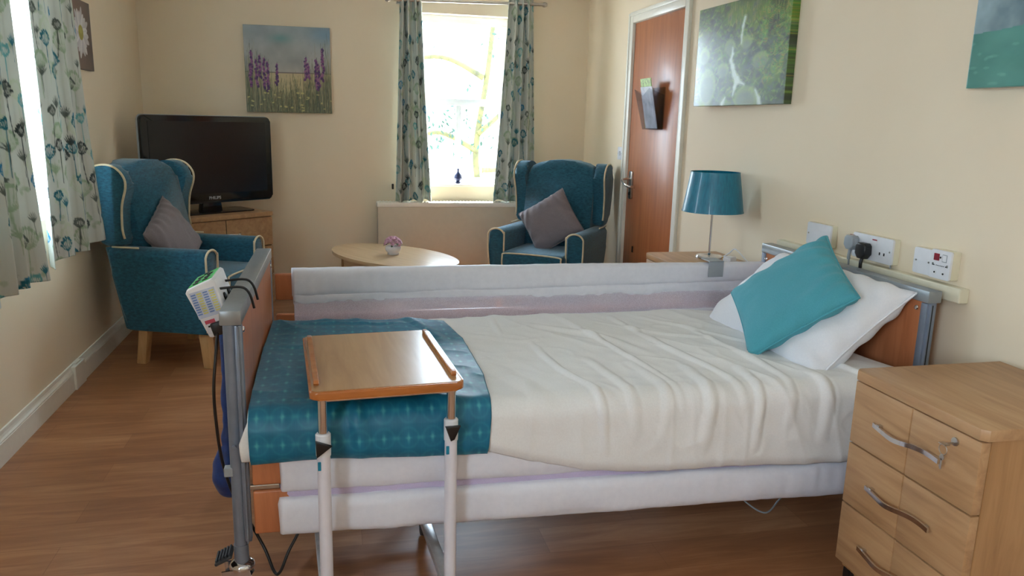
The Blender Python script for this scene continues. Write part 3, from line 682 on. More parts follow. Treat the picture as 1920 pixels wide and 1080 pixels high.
bm = BM(); prism(bm, [(-.075, 0.006), (.075, .006), (.062, .10), (-.062, .10)], .0, .05, 'Y', .006); obj('neck', bm, 'tvblack', tv, smooth=True)
bm = BM(); prism(bm, rrect(-.26, .26, -.105, .085, .03), 0, .009, 'Z', .003); obj('stand', bm, 'tvblack', tv, smooth=True)
def text(name, s, size, mat, parent, M4, ext=.0006, bold=0):
    cu = bpy.data.curves.new(name, 'FONT'); cu.body = s; cu.size = size; cu.extrude = ext; cu.align_x = 'CENTER'; cu.align_y = 'CENTER'; cu.offset = bold
    t = bpy.data.objects.new(name, cu); C.objects.link(t); bpy.context.view_layer.update()
    me = bpy.data.meshes.new_from_object(t.evaluated_get(bpy.context.evaluated_depsgraph_get())); bpy.data.objects.remove(t)
    o = bpy.data.objects.new(name, me); C.objects.link(o); me.materials.clear(); me.materials.append(MT[mat]); o.parent = parent; o.matrix_local = M4
    return o
text('brand_lettering', 'PHILIPS', .027, 'grey_p', tv, Matrix.Translation((0.01, -.0215, z0 + .032)) @ Matrix.Rotation(PI / 2, 4, 'X'), .0008, .0007)
bm = BM(); tube(bm, smooth_path([(-.2, .07, .3), (-.24, .10, .1), (-.2, .06, .02), (-.28, .02, .012)], 6), .003, 6); obj('power_cable', bm, 'black', tv, smooth='all')

# ------------------------------------------------------------------ coffee table
ct = thing('coffee_table', 'pale oak oval coffee table in front of the back window', 'table', (-1.549, 4.933, 0), -1.0)
def ell_pts(a, b, n=72): return [(a * math.cos(2 * PI * k / n), b * math.sin(2 * PI * k / n)) for k in range(n)]
bm = BM(); prism(bm, ell_pts(.54, .30), .462, .482, 'Z', .004); obj('tabletop', bm, 'oak_top', ct, smooth=True)
for sx in (-1, 1):
    bm = BM(); box(bm, sx * .33 - .01, sx * .33 + .01, -.17, .17, 0, .462, .003); obj('side_panel', bm, 'oak_v', ct)
bm = BM(); box(bm, -.32, .32, -.165, -.148, .37, .462, .002); box(bm, -.32, .32, .148, .165, .37, .462, .002); obj('apron', bm, 'oak_top', ct)
bm = BM(); box(bm, -.32, .32, -.145, .145, .13, .15, .003); obj('shelf', bm, 'oak_top', ct)
# flower ornament
fl = thing('flower_ornament', 'small white porcelain pot of pink roses on the coffee table', 'ornament', (-1.55, 4.94, .482)); fl.scale = (1.12, 1.12, 1.05)
bm = BM(); lathe(bm, [(.028, 0), (.034, .003), (.030, .010), (.040, .022), (.046, .036), (.043, .050), (.036, .056), (.030, .054)], n=28); obj('pot', bm, 'porcelain', fl, smooth='all')
rg = random.Random(5)
for i in range(19):
    a = i * 2.4; el = math.acos(1 - (i + .5) / 19 * 1.05); p = Vector((.042 * math.sin(el) * math.cos(a), .042 * math.sin(el) * math.sin(a), .066 + .038 * math.cos(el)))
    bm = BM()
    r = bmesh.ops.create_uvsphere(bm, u_segments=12, v_segments=8, radius=.0105)['verts']
    for k in range(5):
        q = 2 * PI * k / 5; d = Vector((math.cos(q) * .007, math.sin(q) * .007, .002)); m4 = Matrix.Translation(d) @ Matrix.Rotation(q, 4, 'Z') @ Matrix.Rotation(.6, 4, 'Y') @ Matrix.Diagonal((.35, .75, .95, 1))
        bmesh.ops.create_uvsphere(bm, u_segments=10, v_segments=7, radius=.0095, matrix=m4)
    o = obj('rose', bm, 'rose', fl, smooth='all'); o.location = p; o.rotation_euler = Vector((math.sin(el) * math.cos(a), math.sin(el) * math.sin(a), math.cos(el) + .2)).to_track_quat('Z', 'Y').to_euler()
for i in range(9):
    a = i * .7 + .3; bm = BM(); bmesh.ops.create_uvsphere(bm, u_segments=10, v_segments=6, radius=.012, matrix=Matrix.Diagonal((1.2, .55, .12, 1)))
    o = obj('leaf', bm, 'leaf', fl, smooth='all'); o.location = (.043 * math.cos(a), .043 * math.sin(a), .060 + .012 * (i % 2)); o.rotation_euler = (0, .5, a)

# ------------------------------------------------------------------ sill ornament (dark blue bird)
b_ = thing('bird_ornament', 'small dark blue glazed ornament on the back window sill', 'ornament', (-.985, YB + .045, W2[2] + .016))
bm = BM(); lathe(bm, [(.010, 0), (.020, .004), (.021, .012), (.012, .018)], n=20, sy=.8); obj('base', bm, 'birdblue', b_, smooth='all')
bm = BM(); lathe(bm, [(.008, .017), (.026, .026), (.033, .044), (.030, .062), (.018, .078), (.008, .086), (.006, .10), (.009, .108), (.003, .114)], n=24, sy=.8); obj('body', bm, 'birdblue', b_, smooth='all')
# ------------------------------------------------------------------ light switch, sockets
def plate(name, label, cat, y0, y1, z0, z1, depth=.03, mat='white_p', back=None):
    root = thing(name, label, cat, (0, (y0 + y1) / 2, (z0 + z1) / 2)); w, h = y1 - y0, z1 - z0
    bm = BM(); prism(bm, rrect(-w / 2, w / 2, -h / 2, h / 2, .004), -depth + .008, -.0005, 'X', .001); obj('back_box', bm, 'cream_p', root, smooth=True)
    bm = BM(); prism(bm, rrect(-w / 2, w / 2, -h / 2, h / 2, .005), -depth, -depth + .0078, 'X', .002); p = obj('faceplate', bm, mat, root, smooth=True)
    for s in (-1, 1):
        bm = BM(); lathe(bm, [(.001, -.001), (.0032, -.001), (.0032, .001), (.001, .001)], n=12); o = obj('screw', bm, 'brushed', p); o.location = (-depth - .0005, s * (w / 2 - .012), 0); o.rotation_euler = (0, PI / 2, 0)
    return root, p
plate('light_switch', 'white light switch on the wall between armchair and door', 'light switch', 4.99, 5.075, 1.10, 1.185, .012)
sw = [o for o in C.objects if o.name.startswith('light_switch')][0]
bm = BM(); box(bm, -.019, -.011, -.008, .008, -.014, .014, .002); obj('rocker', bm, 'white_p', sw)
plate('blank_wall_plate', 'square blank white wall plate above the headboard, nearest the lamp', 'wall plate', 2.628, 2.782, .878, .966)
s2, p2 = plate('wall_socket', 'long white wall socket with two plugs in it above the headboard', 'socket', 2.278, 2.492, .876, .965)
for yy in (.062, -.062):
    bm = BM(); box(bm, -.034, -.029, yy - .012 + .045, yy + .012 + .045, .012, .034, .001); o = obj('switch_rocker', bm, 'white_p', p2)
    bm = BM(); box(bm, -.0345, -.0335, yy + .033, yy + .057, .030, .034); obj('red_marker', bm, 'red', o)
for yy in (-.045, -.068):
    bm = BM(); box(bm, -.0305, -.0295, yy - .003, yy + .003, -.018, -.008); obj('pin_slot', bm, 'dark_hole', p2)
def plug(label, mat, y, z, dirz=-1, s=1.0):
    root = thing('plug', label, 'plug', (-.0302, y, z))
    bm = BM(); pts = [(-.024, .018), (-.016, .026), (.016, .026), (.024, .018), (.026, -.010), (.012, -.026), (-.012, -.026), (-.026, -.010)]
    prism(bm, [(a * s, b * s) for a, b in pts], -.034, 0, 'X', .007, 3); obj('plug_body', bm, mat, root, smooth=True)
    bm = BM(); tube(bm, smooth_path([(-.018, 0, -.022), (-.022, 0, -.045), (-.020, .002, -.062)], 5), .006, 8, radii=None); obj('strain_relief', bm, mat, root, smooth='all')
    bm = BM(); tube(bm, smooth_path([(-.020, .002, -.06), (-.016, .004, -.10), (-.010, .01, -.25), (-.010, .02, -.5)], 5), .0032, 8); obj('cable', bm, mat, root, smooth='all')
plug('grey plug in the wall socket, left of the black plug', 'grey_p', 2.475, .928)
plug('black plug in the wall socket behind the aqua cushion', 'black', 2.405, .908, s=1.1)
s3, p3 = plate('blank_wall_plate', 'square blank white wall plate beside the nurse call unit', 'wall plate', 2.095, 2.176, .876, .960, .028)
s4, p4 = plate('nurse_call_unit', 'white nurse call unit with a dark red button above the headboard', 'call unit', 2.008, 2.092, .876, .967, .036)
bm = BM(); box(bm, -.040, -.0355, .006, .026, .012, .034, .001); obj('call_button', bm, 'red', p4)
bm = BM(); box(bm, -.037, -.0355, -.026, -.006, .010, .034, .001); obj('reset_button', bm, 'grey_p', p4)
bm = BM(); box(bm, -.0375, -.0358, -.024, -.008, .012, .032, .001); obj('reset_face', bm, 'white_p', p4)
for y, z, r in ((0.0, .023, .003), (-.018, -.027, .003), (.018, -.026, .007), (.018, -.026, .003)):
    bm = BM(); lathe(bm, [(.0005, 0), (r, 0), (r, .0015 if r < .005 else .001), (.0005, .0015)], n=14); o = obj('jack' if r > .005 else 'indicator', bm, 'white_p' if r > .005 else 'dark_hole', p4); o.location = (-.036 - (.001 if r < .005 else 0), y, z); o.rotation_euler = (0, -PI / 2, 0)
bm = BM()
for k in range(6): box(bm, -.0366, -.0358, -.017 + k * .006, -.0135 + k * .006, -.0045, -.0025)
obj('printed_marks', bm, 'black', p4)
for y in (.028, -.028):
    bm = BM(); box(bm, -.0366, -.0358, y - .005, y + .005, -.005, -.002); obj('arrow_mark', bm, 'black', p4)
bm = BM(); tube(bm, [(-.012, 2.30, .876), (-.012, 2.30, .862)], .0025, 8); tag(obj('socket_cable', bm, 'grey_p'), 'short grey cable below the long wall socket', 'cable')

# ------------------------------------------------------------------ leaflet holder on door
lh = thing('leaflet_holder', 'clear acrylic leaflet holder fixed on the wooden door', 'leaflet holder', (0, 4.48, 1.31))
bm = BM(); box(bm, -.004, 0, -.12, .12, 0, .245, .001); obj('back_plate', bm, 'acrylic', lh)
bm = BM(); v = [bm.verts.new(p) for p in ((-.035, -.115, 0), (-.035, .115, 0), (-.10, .115, .235), (-.095, .06, .215), (-.09, .0, .195), (-.095, -.06, .215), (-.10, -.115, .235))]
bm.faces.new(v); r = bmesh.ops.extrude_face_region(bm, geom=list(bm.faces)); [setattr(q, 'co', q.co + Vector((-.003, 0, 0))) for q in r['geom'] if isinstance(q, bmesh.types.BMVert)]
obj('front_panel', bm, 'acrylic', lh)
for s in (-1, 1):
    bm = BM(); prism(bm, [(-.004, 0), (-.037, 0), (-.10, .235), (-.004, .20)], 0, .003, 'Y'); o = obj('side_panel', bm, 'acrylic', lh); o.location = (0, s * .115, 0)
bm = BM(); box(bm, -.037, -.002, -.117, .117, -.003, 0); obj('bottom', bm, 'acrylic', lh)
def leaflet(label, mat, y0, y1, z1, dx, tilt):
    bm = BM(); box(bm, -.002, .002, y0, y1, .003, z1, .0005); o = obj('leaflet', bm, mat); o.location = (dx, 4.48, 1.312); o.rotation_euler = (0, tilt, 0); return tag(o, label, 'leaflet')
leaflet('grey leaflet at the front of the acrylic holder on the door', 'paper', -.105, .07, .25, -.031, -.20)
leaflet('green printed leaflet standing up at the back of the acrylic holder', 'leafgreen', -.06, .10, .30, -.022, -.17)

# ------------------------------------------------------------------ bedside cabinets
def wave_handle(parent, y, z, x):
    bm = BM(); n = 28; L = .115; rings = []
    for k in range(n + 1):
        t = k / n * 2 - 1; yy = t * L; zz = .006 * math.sin(t * PI * 1.0) * -1; xx = -.012 - .016 * math.exp(-(t / .5) ** 2) - .0
        if abs(t) > .97: xx += 0
        rings.append([bm.verts.new((x + xx + a, y + yy, z + zz + b)) for a, b in ((-.003, -.006), (.003, -.006), (.003, .006), (-.003, .006))])
    for A, B in zip(rings, rings[1:]):
        for k in range(4): bm.faces.new((A[k], A[(k + 1) % 4], B[(k + 1) % 4], B[k]))
    bm.faces.new(rings[0][::-1]); bm.faces.new(rings[-1])
    for s in (-1, 1): box(bm, x - .013, x + .001, y + s * L * .86 - .006, y + s * L * .86 + .006, z - .005 - s * .0, z + .005)
    return obj('handle', bm, 'chrome', parent, smooth=True)
def bedside(label, y0, y1, xf, xb, top, lock):
    root = thing('bedside_cabinet', label, 'bedside cabinet', ((xf + xb) / 2, (y0 + y1) / 2, 0)); cx, cy = (xf + xb) / 2, (y0 + y1) / 2
    hy = (y1 - y0) / 2; fx = xf - cx; bx = xb - cx
    bm = BM(); o_ = [(fx + .014, -hy), (bx, -hy), (bx, hy), (fx + .014, hy), (fx, hy - .014), (fx, -hy + .014)]; prism(bm, o_, top - .028, top, 'Z', .003, 2); obj('top', bm, 'oak', root, smooth=True)
    bm = BM(); box(bm, fx + .03, bx - .005, -hy + .008, hy - .008, .10, top - .028, .002); box(bm, fx + .045, bx - .02, -hy + .025, hy - .025, .06, .10); obj('body', bm, 'oak_v', root)
    hh = (top - .028 - .128) / 3
    for k in range(3):
        z0 = .126 + k * hh; bm = BM(); gy = 0
        box(bm, fx + .004, fx + .0285, -hy + .008, gy - .0018, z0 + .002, z0 + hh - .002, .002); box(bm, fx + .004, fx + .0285, gy + .0018, hy - .008, z0 + .002, z0 + hh - .002, .002); box(bm, fx + .007, fx + .0285, gy - .003, gy + .003, z0 + .002, z0 + hh - .002)
        dr = obj('drawer', bm, 'oak', root, smooth=True); wave_handle(dr, .0, z0 + hh * .5, fx + .004)
        if lock and k == 2:
            bm = BM(); lathe(bm, [(.001, 0), (.010, 0), (.010, .004), (.001, .006)], n=20); lk = obj('lock', bm, 'brushed', dr, smooth=True); lk.rotation_euler = (0, -PI / 2, 0); lk.location = (fx + .004, -hy + .080, z0 + hh - .028)
    for sy in (-1, 1):
        for x in (fx + .045, bx - .05):
            bm = BM(); box(bm, x - .016, x + .016, sy * (hy - .03) - .014, sy * (hy - .03) + .014, 0, .10, .002); obj('foot', bm, 'black', root)
    return root
bedside('oak bedside cabinet with three drawers in the right foreground', 1.318, 1.765, -.52, -.045, .693, True)
bedside('oak bedside cabinet carrying the teal lamp beyond the bed', 3.075, 3.525, -.415, -.035, .720, False)
ky = thing('key', 'small steel key on a ring hanging from the top drawer lock', 'key', (-.532, 1.398, .632))
bm = BM(); box(bm, -.008, .014, -.001, .001, -.002, .002); box(bm, -.022, -.008, -.010, .010, -.001, .001); obj('key_in_lock', bm, 'brushed', ky)
bm = BM(); tube(bm, [(-.016 , .012 * math.cos(a), -.014 + .012 * math.sin(a)) for a in np.linspace(0, 2 * PI, 20)[:-1]], .0009, 6, closed=True); obj('key_ring', bm, 'brushed', ky, smooth='all')
bm = BM(); prism(bm, [(.007 * math.cos(a), -.033 + .007 * math.sin(a)) for a in np.linspace(0, 2 * PI, 14)[:-1]], -.017, -.0155, 'X'); box(bm, -.017, -.0155, -.0025, .0025, -.062, -.036); box(bm, -.017, -.0155, .002, .005, -.058, -.052); obj('hanging_key', bm, 'brushed', ky)

# ------------------------------------------------------------------ lamp
lp = thing('table_lamp', 'table lamp with teal satin shade and chrome stem on the far bedside cabinet', 'lamp', (-.165, 3.345, .72))
bm = BM(); lathe(bm, [(.002, 0), (.062, 0), (.064, .006), (.060, .012), (.012, .018), (.006, .024)], n=40); obj('base', bm, 'chrome', lp, smooth=True)
bm = BM(); lathe(bm, [(.0048, .02), (.0048, .27)], n=16); obj('stem', bm, 'chrome', lp, smooth=True)
bm = BM(); lathe(bm, [(.142, .222), (.113, .405)], n=64, cap=False); lathe(bm, [(.139, .223), (.110, .404)], n=64, cap=False)
shd = obj('shade', bm, 'shade', lp, smooth=True)
bm = BM(); lathe(bm, [(.1405, .221), (.1435, .221), (.143, .226), (.140, .226)], n=64, cap=False); obj('lower_rim', bm, 'shade', shd, smooth=True)
bm = BM(); lathe(bm, [(.1105, .402), (.1138, .402), (.1135, .407), (.111, .407)], n=64, cap=False); obj('upper_rim', bm, 'shade', shd, smooth=True)
bm = BM()
for a in (0, PI / 1.5, PI / .75): tube(bm, [(.01 * math.cos(a), .01 * math.sin(a), .27), (.139 * math.cos(a), .139 * math.sin(a), .226)], .0015, 6)
lathe(bm, [(.012, .25), (.012, .30), (.014, .30), (.014, .25)], n=16); obj('shade_carrier', bm, 'chrome', lp, smooth=True)
bm = BM(); tube(bm, smooth_path([(.05, -.03, .006), (.07, -.06, .03), (.08, -.09, .055), (.085, -.13, .045), (.11, -.17, .008), (.118, -.24, .006), (.1, -.22, .005), (.06, -.14, .006), (.03, -.11, .010)], 6), .0026, 8); obj('flex', bm, 'white_p', lp, smooth='all')
pg = thing('plug', 'white three pin plug lying on the far bedside cabinet beside the lamp', 'plug', (-.135, 3.20, .72), .5)
bm = BM(); prism(bm, rrect(-.024, .024, 0.0, .03, .006), -.02, .02, 'Y', .005); obj('plug_body', bm, 'white_p', pg, smooth=True)
bm = BM(); box(bm, -.014, -.010, .02, .038, .006, .010); box(bm, .010, .014, .02, .038, .006, .010); box(bm, -.002, .002, .02, .042, .018, .024); obj('pins', bm, 'brass', pg)

# ------------------------------------------------------------------ the bed
bed = thing('hospital_bed', 'profiling care bed with beech end boards and grey steel posts', 'bed', (0, 0, 0))
BZ = .85; BY0, BY1 = 1.985, 2.965
def end_board(xa, xb, name, zlow):
    s = 1 if xa < -1 else -1
    bm = BM(); box(bm, xa + .006, xb - .004, BY0 + .02, BY1 - .02, zlow, BZ - .036, .002); bd = obj(name, bm, 'beech', bed)
    bm = BM(); box(bm, xa, xb, BY0, BY1, BZ - .038, BZ, .003, 2); obj('top_rail', bm, 'rail', bd, smooth=True)
    return bd
fb = end_board(-2.190, -2.137, 'footboard', .415); hb = end_board(-.118, -.070, 'headboard', .36)
for bd, x in ((fb, -2.1355), (hb, -.1195)):
    for y in (BY0 + .045, BY1 - .045):
        bm = BM(); lathe(bm, [(.001, 0), (.008, 0), (.006, .003), (.001, .004)], n=16); o = obj('bolt', bm, 'chrome', bd, smooth=True); o.location = (x - (.003 if x < -1 else -.0), y, BZ - .06); o.rotation_euler = (0, PI / 2 if x < -1 else -PI / 2, 0)
for y in (BY0 + .018, BY1 - .018):
    for (bd, xt, xc, x2) in ((fb, -2.168, -2.147, -1), (hb, -.092, -.108, 1)):
        bm = BM(); lathe(bm, [(.017, .19), (.017, BZ - .038)], (xt, y, 0), 20); lathe(bm, [(.0195, .15), (.0195, .20)], (xt, y, 0), 20); obj('post', bm, 'steel', bed, smooth=True)
        sg = -1 if y < 2.4 else 1
        bm = BM(); box(bm, xc - .009, xc + .009, y - .014, y + .012, .21, BZ - .04, .002); box(bm, xc - .002, xc + .002, y + sg * .018 - .006, y + sg * .018 + .006, .21, BZ - .04); obj('guide_channel', bm, 'steel', bed, smooth=True)
bm = BM(); box(bm, -.102, -.096, BY0 + .0, BY0 + .006, .3, BZ - .045); obj('channel_insert', bm, 'black', bed)
bm = BM(); lathe(bm, [(.001, 0), (.006, 0), (.006, .01), (.001, .011)], n=12); o = obj('release_pin', bm, 'steel', bed); o.location = (-2.168, BY0 - .008, .49); o.rotation_euler = (PI / 2, 0, 0)
bm = BM(); box(bm, -2.200, -2.175, BY0 + .004, BY0 + .03, .40, .425, .003); obj('board_clip', bm, 'grey_p', bed)
# castors
for (x, y) in ((-2.168, BY0 + .018), (-2.168, BY1 - .018), (-.13, BY0 + .03), (-.13, BY1 - .03)):
    bm = BM(); lathe(bm, [(.012, .128), (.033, .130), (.034, .138), (.030, .146), (.020, .152)], (x, y, 0), 24)
    for s in (-1, 1):
        prism(bm, [(x - .05, .135), (x + .02, .138), (x + .028, .10), (x - .0, .06), (x - .03, .048), (x - .045, .07)], y + s * .026 - .002, y + s * .026 + .002, 'Y')
    cst = obj('castor', bm, 'chrome', bed, smooth=True)
    bm = BM(); n = 28; lathe(bm, [(.006, -.014), (.042, -.014), (.052, -.009), (.053, .0), (.052, .009), (.042, .014), (.006, .014)], n=32); o = obj('wheel', bm, 'rubber', cst, smooth=True); o.rotation_euler = (PI / 2, 0, 0); o.location = (x - .018, y, .053)
    bm = BM(); lathe(bm, [(.003, -.019), (.010, -.019), (.010, .019), (.003, .019)], n=16); o = obj('axle', bm, 'chrome', cst); o.rotation_euler = (PI / 2, 0, 0); o.location = (x - .018, y, .053)
    bm = BM(); m4 = Matrix.Translation((x - .048, y, .165)) @ Matrix.Rotation(-.45, 4, 'Y'); box(bm, -.02, .028, -.028, .028, -.005, .004, .002, 1, m4)
    for k in range(5): box(bm, -.014 + k * .009, -.009 + k * .009, -.026, .026, .003, .010, 0, 1, m4)
    obj('brake_pedal', bm, 'rubber', cst)
# frame
bm = BM()
for y in (2.12, 2.83): box(bm, -2.12, -.13, y - .02, y + .02, .375, .41, .003)
for x in (-2.1, -1.4, -.8, -.16): box(bm, x - .02, x + .02, 2.06, 2.9, .37, .40, .003)
obj('mattress_platform', bm, 'steel', bed)
bm = BM()
for x in (-1.90, -.55):
    for y in (2.3, 2.66): tube(bm, [(x, y, .38), (x + .28, y, .13)], .014, 8)
for y in (2.3, 2.66): box(bm, -2.14, -.14, y - .018, y + .018, .12, .15, .003)
obj('lifting_frame', bm, 'black', bed)
bm = BM(); box(bm, -1.25, -1.0, 2.40, 2.56, .20, .32, .01); obj('motor', bm, 'black', bed)
# cot sides: wooden rails, in the near one lowered, in the far one raised
def cot_rail(y, z0, z1):
    bm = BM(); box(bm, -2.128, -.128, y - .012, y + .012, z0, z1, .006, 3); return obj('cot_side_rail', bm, 'beech', bed, smooth=True)
cot_rail(1.985, .378, .455); cot_rail(1.985, .238, .362)
cot_rail(2.955, .655, .755); cot_rail(2.955, .53, .60)
bm = BM(); box(bm, -2.135, -2.06, 1.978, 1.992, .364, .377, .002); obj('cot_side_bracket', bm, 'brushed', bed)
# mattress
bm = BM(); box(bm, -2.07, -.135, 2.02, 2.925, .412, .535, .03, 4); tag(obj('mattress', bm, 'white_cotton', smooth='all'), 'white sheeted mattress lying on the bed frame', 'mattress')

# padded bumpers (cot side covers)
def pad(bm, x0, x1, yc, ty, z0f, z1f, wr=.003, seed=1, nx=300, nr=28, endp=.01):
    """closed padded tube with superellipse section, z0f/z1f functions of x"""
    X = np.linspace(x0, x1, nx); ring = np.linspace(0, 2 * PI, nr, endpoint=False); rows = []
    for i, x in enumerate(X):
        za, zb = z0f(x), z1f(x); e = min(1, min(x - x0, x1 - x) / endp + .55)
        r = []
        for a in ring:
            c, s = math.cos(a), math.sin(a); c = math.copysign(abs(c) ** .8, c); s = math.copysign(abs(s) ** .55, s)
            wv = wr * (float(vnoise(np.array(x * 9 + seed), np.array(a * 1.3 + seed))) - .5) * 2 + wr * .8 * (float(vnoise(np.array(x * 42 + seed), np.array(a * .8 + 3 + seed))) - .5)
            r.append(bm.verts.new((x + .008 * (float(vnoise(np.array(a * 2.), np.array(seed + .5))) - .5) * (i in (0, nx - 1)), yc + (ty / 2 * e + wv) * c, (za + zb) / 2 + ((zb - za) / 2 + wv * .5) * s)))
        rows.append(r)
    for A, B in zip(rows, rows[1:]):
        for k in range(nr): bm.faces.new((A[k], A[(k + 1) % nr], B[(k + 1) % nr], B[k]))
    bm.faces.new(rows[0][::-1]); bm.faces.new(rows[-1])
L_ = lambda a, b: (lambda x: a + (b - a) * (x + 2.065) / 1.93)
bn = thing('cot_side_bumper', 'white padded bumper folded over the lowered near side rail of the bed', 'bumper', (0, 0, 0))
bm = BM(); pad(bm, -2.062, -.14, 1.972, .052, L_(.235, .200), L_(.340, .318), .004, 3); obj('lower_pad', bm, 'bumper', bn, smooth='all')
bm = BM(); pad(bm, -2.056, -.14, 1.976, .046, L_(.357, .335), L_(.470, .45), .004, 9); obj('upper_pad', bm, 'bumper', bn, smooth='all')
bm = BM(); pad(bm, -2.058, -.14, 1.985, .03, L_(.325, .305), L_(.372, .35), .001, 5, 60, 12); obj('net', bm, fabric('lilac_net_fold', (196, 182, 214), (206, 194, 222), 300, .8, 0), bn, smooth='all')
bf = thing('cot_side_bumper', 'white padded bumper with a lilac net panel on the raised far side rail', 'bumper', (0, 0, 0))
bm = BM(); pad(bm, -2.066, -.10, 2.952, .062, L_(.665, .690), L_(.777, .772), .003, 13); obj('upper_pad', bm, 'bumper', bf, smooth='all')
bm = BM(); pad(bm, -2.062, -.11, 2.938, .020, L_(.640, .640), L_(.680, .700), .004, 17, 300, 20); obj('valance', bm, 'bumper', bf, smooth='all')
bm = BM(); box(bm, -2.06, -.12, 2.928, 2.930, .54, .655); obj('net', bm, 'net', bf)
bm = BM(); pad(bm, -2.062, -.13, 2.94, .045, L_(.48, .48), L_(.558, .588), .005, 21); obj('lower_pad', bm, 'bumper', bf, smooth='all')
bm = BM(); box(bm, -.385, -.318, 2.914, 2.99, .730, .792, .004); 
cl = BM(); box(cl, -.385, -.318, 2.912, 2.916, .716, .783, .001); box(cl, -.385, -.318, 2.912, 2.99, .780, .784, .001); bm.free(); obj('hook_strap', cl, 'grey_p', bf)

# duvet and runner ---------------------------------------------------
def hem(u): return np.interp(u, [-2.14, -1.98, -1.8, -1.51, -1.37, -1.21, -1.04, -.79, -.55, -.33, -.14], [.457, .461, .456, .446, .398, .362, .343, .343, .330, .328, .335])
STK = [([(-1.067, 2.765), (-1.011, 2.43), (-.95, 2.06), (-.94, 1.9)], .010, .014), ([(-.86, 2.80), (-.825, 2.404), (-.76, 2.12), (-.74, 1.9)], .011, .016),
       ([(-1.26, 2.45), (-1.237, 2.15), (-1.19, 1.98), (-1.17, 1.8)], .012, .013), ([(-.638, 2.65), (-.60, 2.3), (-.58, 2.05), (-.60, 1.85)], .011, .016),
       ([(-1.124, 2.26), (-1.10, 2.05), (-1.08, 1.85)], .009, .018), ([(-1.325, 2.87), (-1.345, 2.54)], .006, .012), ([(-.838, 2.15), (-.85, 1.95), (-.87, 1.8)], .012, .02),
       ([(-.50, 2.12), (-.47, 1.98), (-.48, 1.8)], .014, .02), ([(-.68, 2.1), (-.69, 1.95), (-.70, 1.78)], .012, .015), ([(-1.47, 2.3), (-1.38, 2.06), (-1.32, 1.88)], .008, .03),
       ([(-.38, 2.2), (-.33, 2.05), (-.30, 1.9)], .012, .014), ([(-1.0, 2.2), (-.98, 2.0), (-1.0, 1.82)], .008, .018), ([(-.45, 2.5), (-.40, 2.3), (-.42, 2.1)], .010, .016),
       ([(-1.45, 2.6), (-1.3, 2.48), (-1.2, 2.5)], .006, .02), ([(-.95, 2.7), (-.75, 2.5), (-.6, 2.42)], .008, .016), ([(-.74, 2.75), (-.55, 2.45), (-.46, 2.3)], .008, .014), ([(-1.2, 2.7), (-1.0, 2.5), (-.9, 2.3)], .008, .018)]
def bed_surface(U, S, hemz, lift=0, y_far=2.915, yn=2.025, R=.055, ztop=.583, wr=1.0):
    """U: x along bed; S in 0..1 from far edge to hem -> positions"""
    yface = 1.940
    Ltop = y_far - (yface + R); Larc = PI / 2 * R; hz = hemz(U); zt = ztop - .028 * np.clip((2.35 - 1.9) * 0, 0, 1)
    Ldrop = (ztop - R) - hz; tot = Ltop + Larc + Ldrop; s = S * tot
    Y = np.where(s < Ltop, y_far - s, 0); Z = np.zeros_like(s) + ztop; ny = np.zeros_like(s); nz = np.ones_like(s)
    a = np.clip((s - Ltop) / R, 0, PI / 2); onarc = s >= Ltop
    Y = np.where(onarc, yface + R - R * np.sin(a), Y); Z = np.where(onarc, ztop - R + R * np.cos(a), Z)
    ny = np.where(onarc, -np.sin(a), 0); nz = np.where(onarc, np.cos(a), 1)
    dr = s > Ltop + Larc; Z = np.where(dr, ztop - R - (s - Ltop - Larc), Z)
    # broad loft of the filling
    yy = y_far - s                       # unrolled coordinate used for folds
    t = np.clip((y_far - Y) / .08, 0, 1); Z = Z - .030 * (1 - t) ** 2
    h = .010 * np.exp(-((yy - 2.45) / .35) ** 2)
    h = h + wr * .016 * (fbm(U * 2.6 + yy * .8 + 4, yy * 2.4 + 11, 3) - .45)
    Q = yy + .25 * U; h = h + wr * .003 * (1 - np.abs(2 * fbm(U * 9 + yy * 6, yy * 7 - U * 3 + 30, 2) - .8)) ** 4 + wr * .008 * (1 - np.abs(2 * vnoise(U * 6 + yy * 2.2, Q * 1.6 + 5) - 1)) ** 3 + wr * .004 * (fbm(U * 14 + yy * 5, yy * 5, 3) - .45)
    low = np.clip((2.10 - yy) / .2, 0, 1); h = h + wr * .004 * low * (1 - np.abs(2 * vnoise(U * 17, yy * 2.5 + 3) - 1)) ** 2
    return Y, Z, ny, nz, h, yy, hz
def strokes(U, yy, S_):
    h = np.zeros_like(U)
    for pts, amp, wd in S_:
        P = [np.array(p[:2]) for p in [(q.x, q.y) for q in smooth_path([(a, b, 0) for a, b in pts], 6)]]
        best = np.full(U.shape, 9.); tt = np.zeros_like(U); n = len(P) - 1
        for i in range(n):
            d = P[i + 1] - P[i]; L = d @ d; t = np.clip(((U - P[i][0]) * d[0] + (yy - P[i][1]) * d[1]) / L, 0, 1)
            dist = np.hypot(U - P[i][0] - t * d[0], yy - P[i][1] - t * d[1]); m = dist < best
            best = np.where(m, dist, best); tt = np.where(m, (i + t) / n, tt)
        env = np.sin(PI * np.clip(tt * .94 + .03, 0, 1)) ** .5
        h = np.maximum(h, 0) + .75 * amp * env * np.exp(-(best / wd) ** 2) - amp * .35 * env * np.exp(-((best - wd * 2.2) / wd) ** 2)
    return h
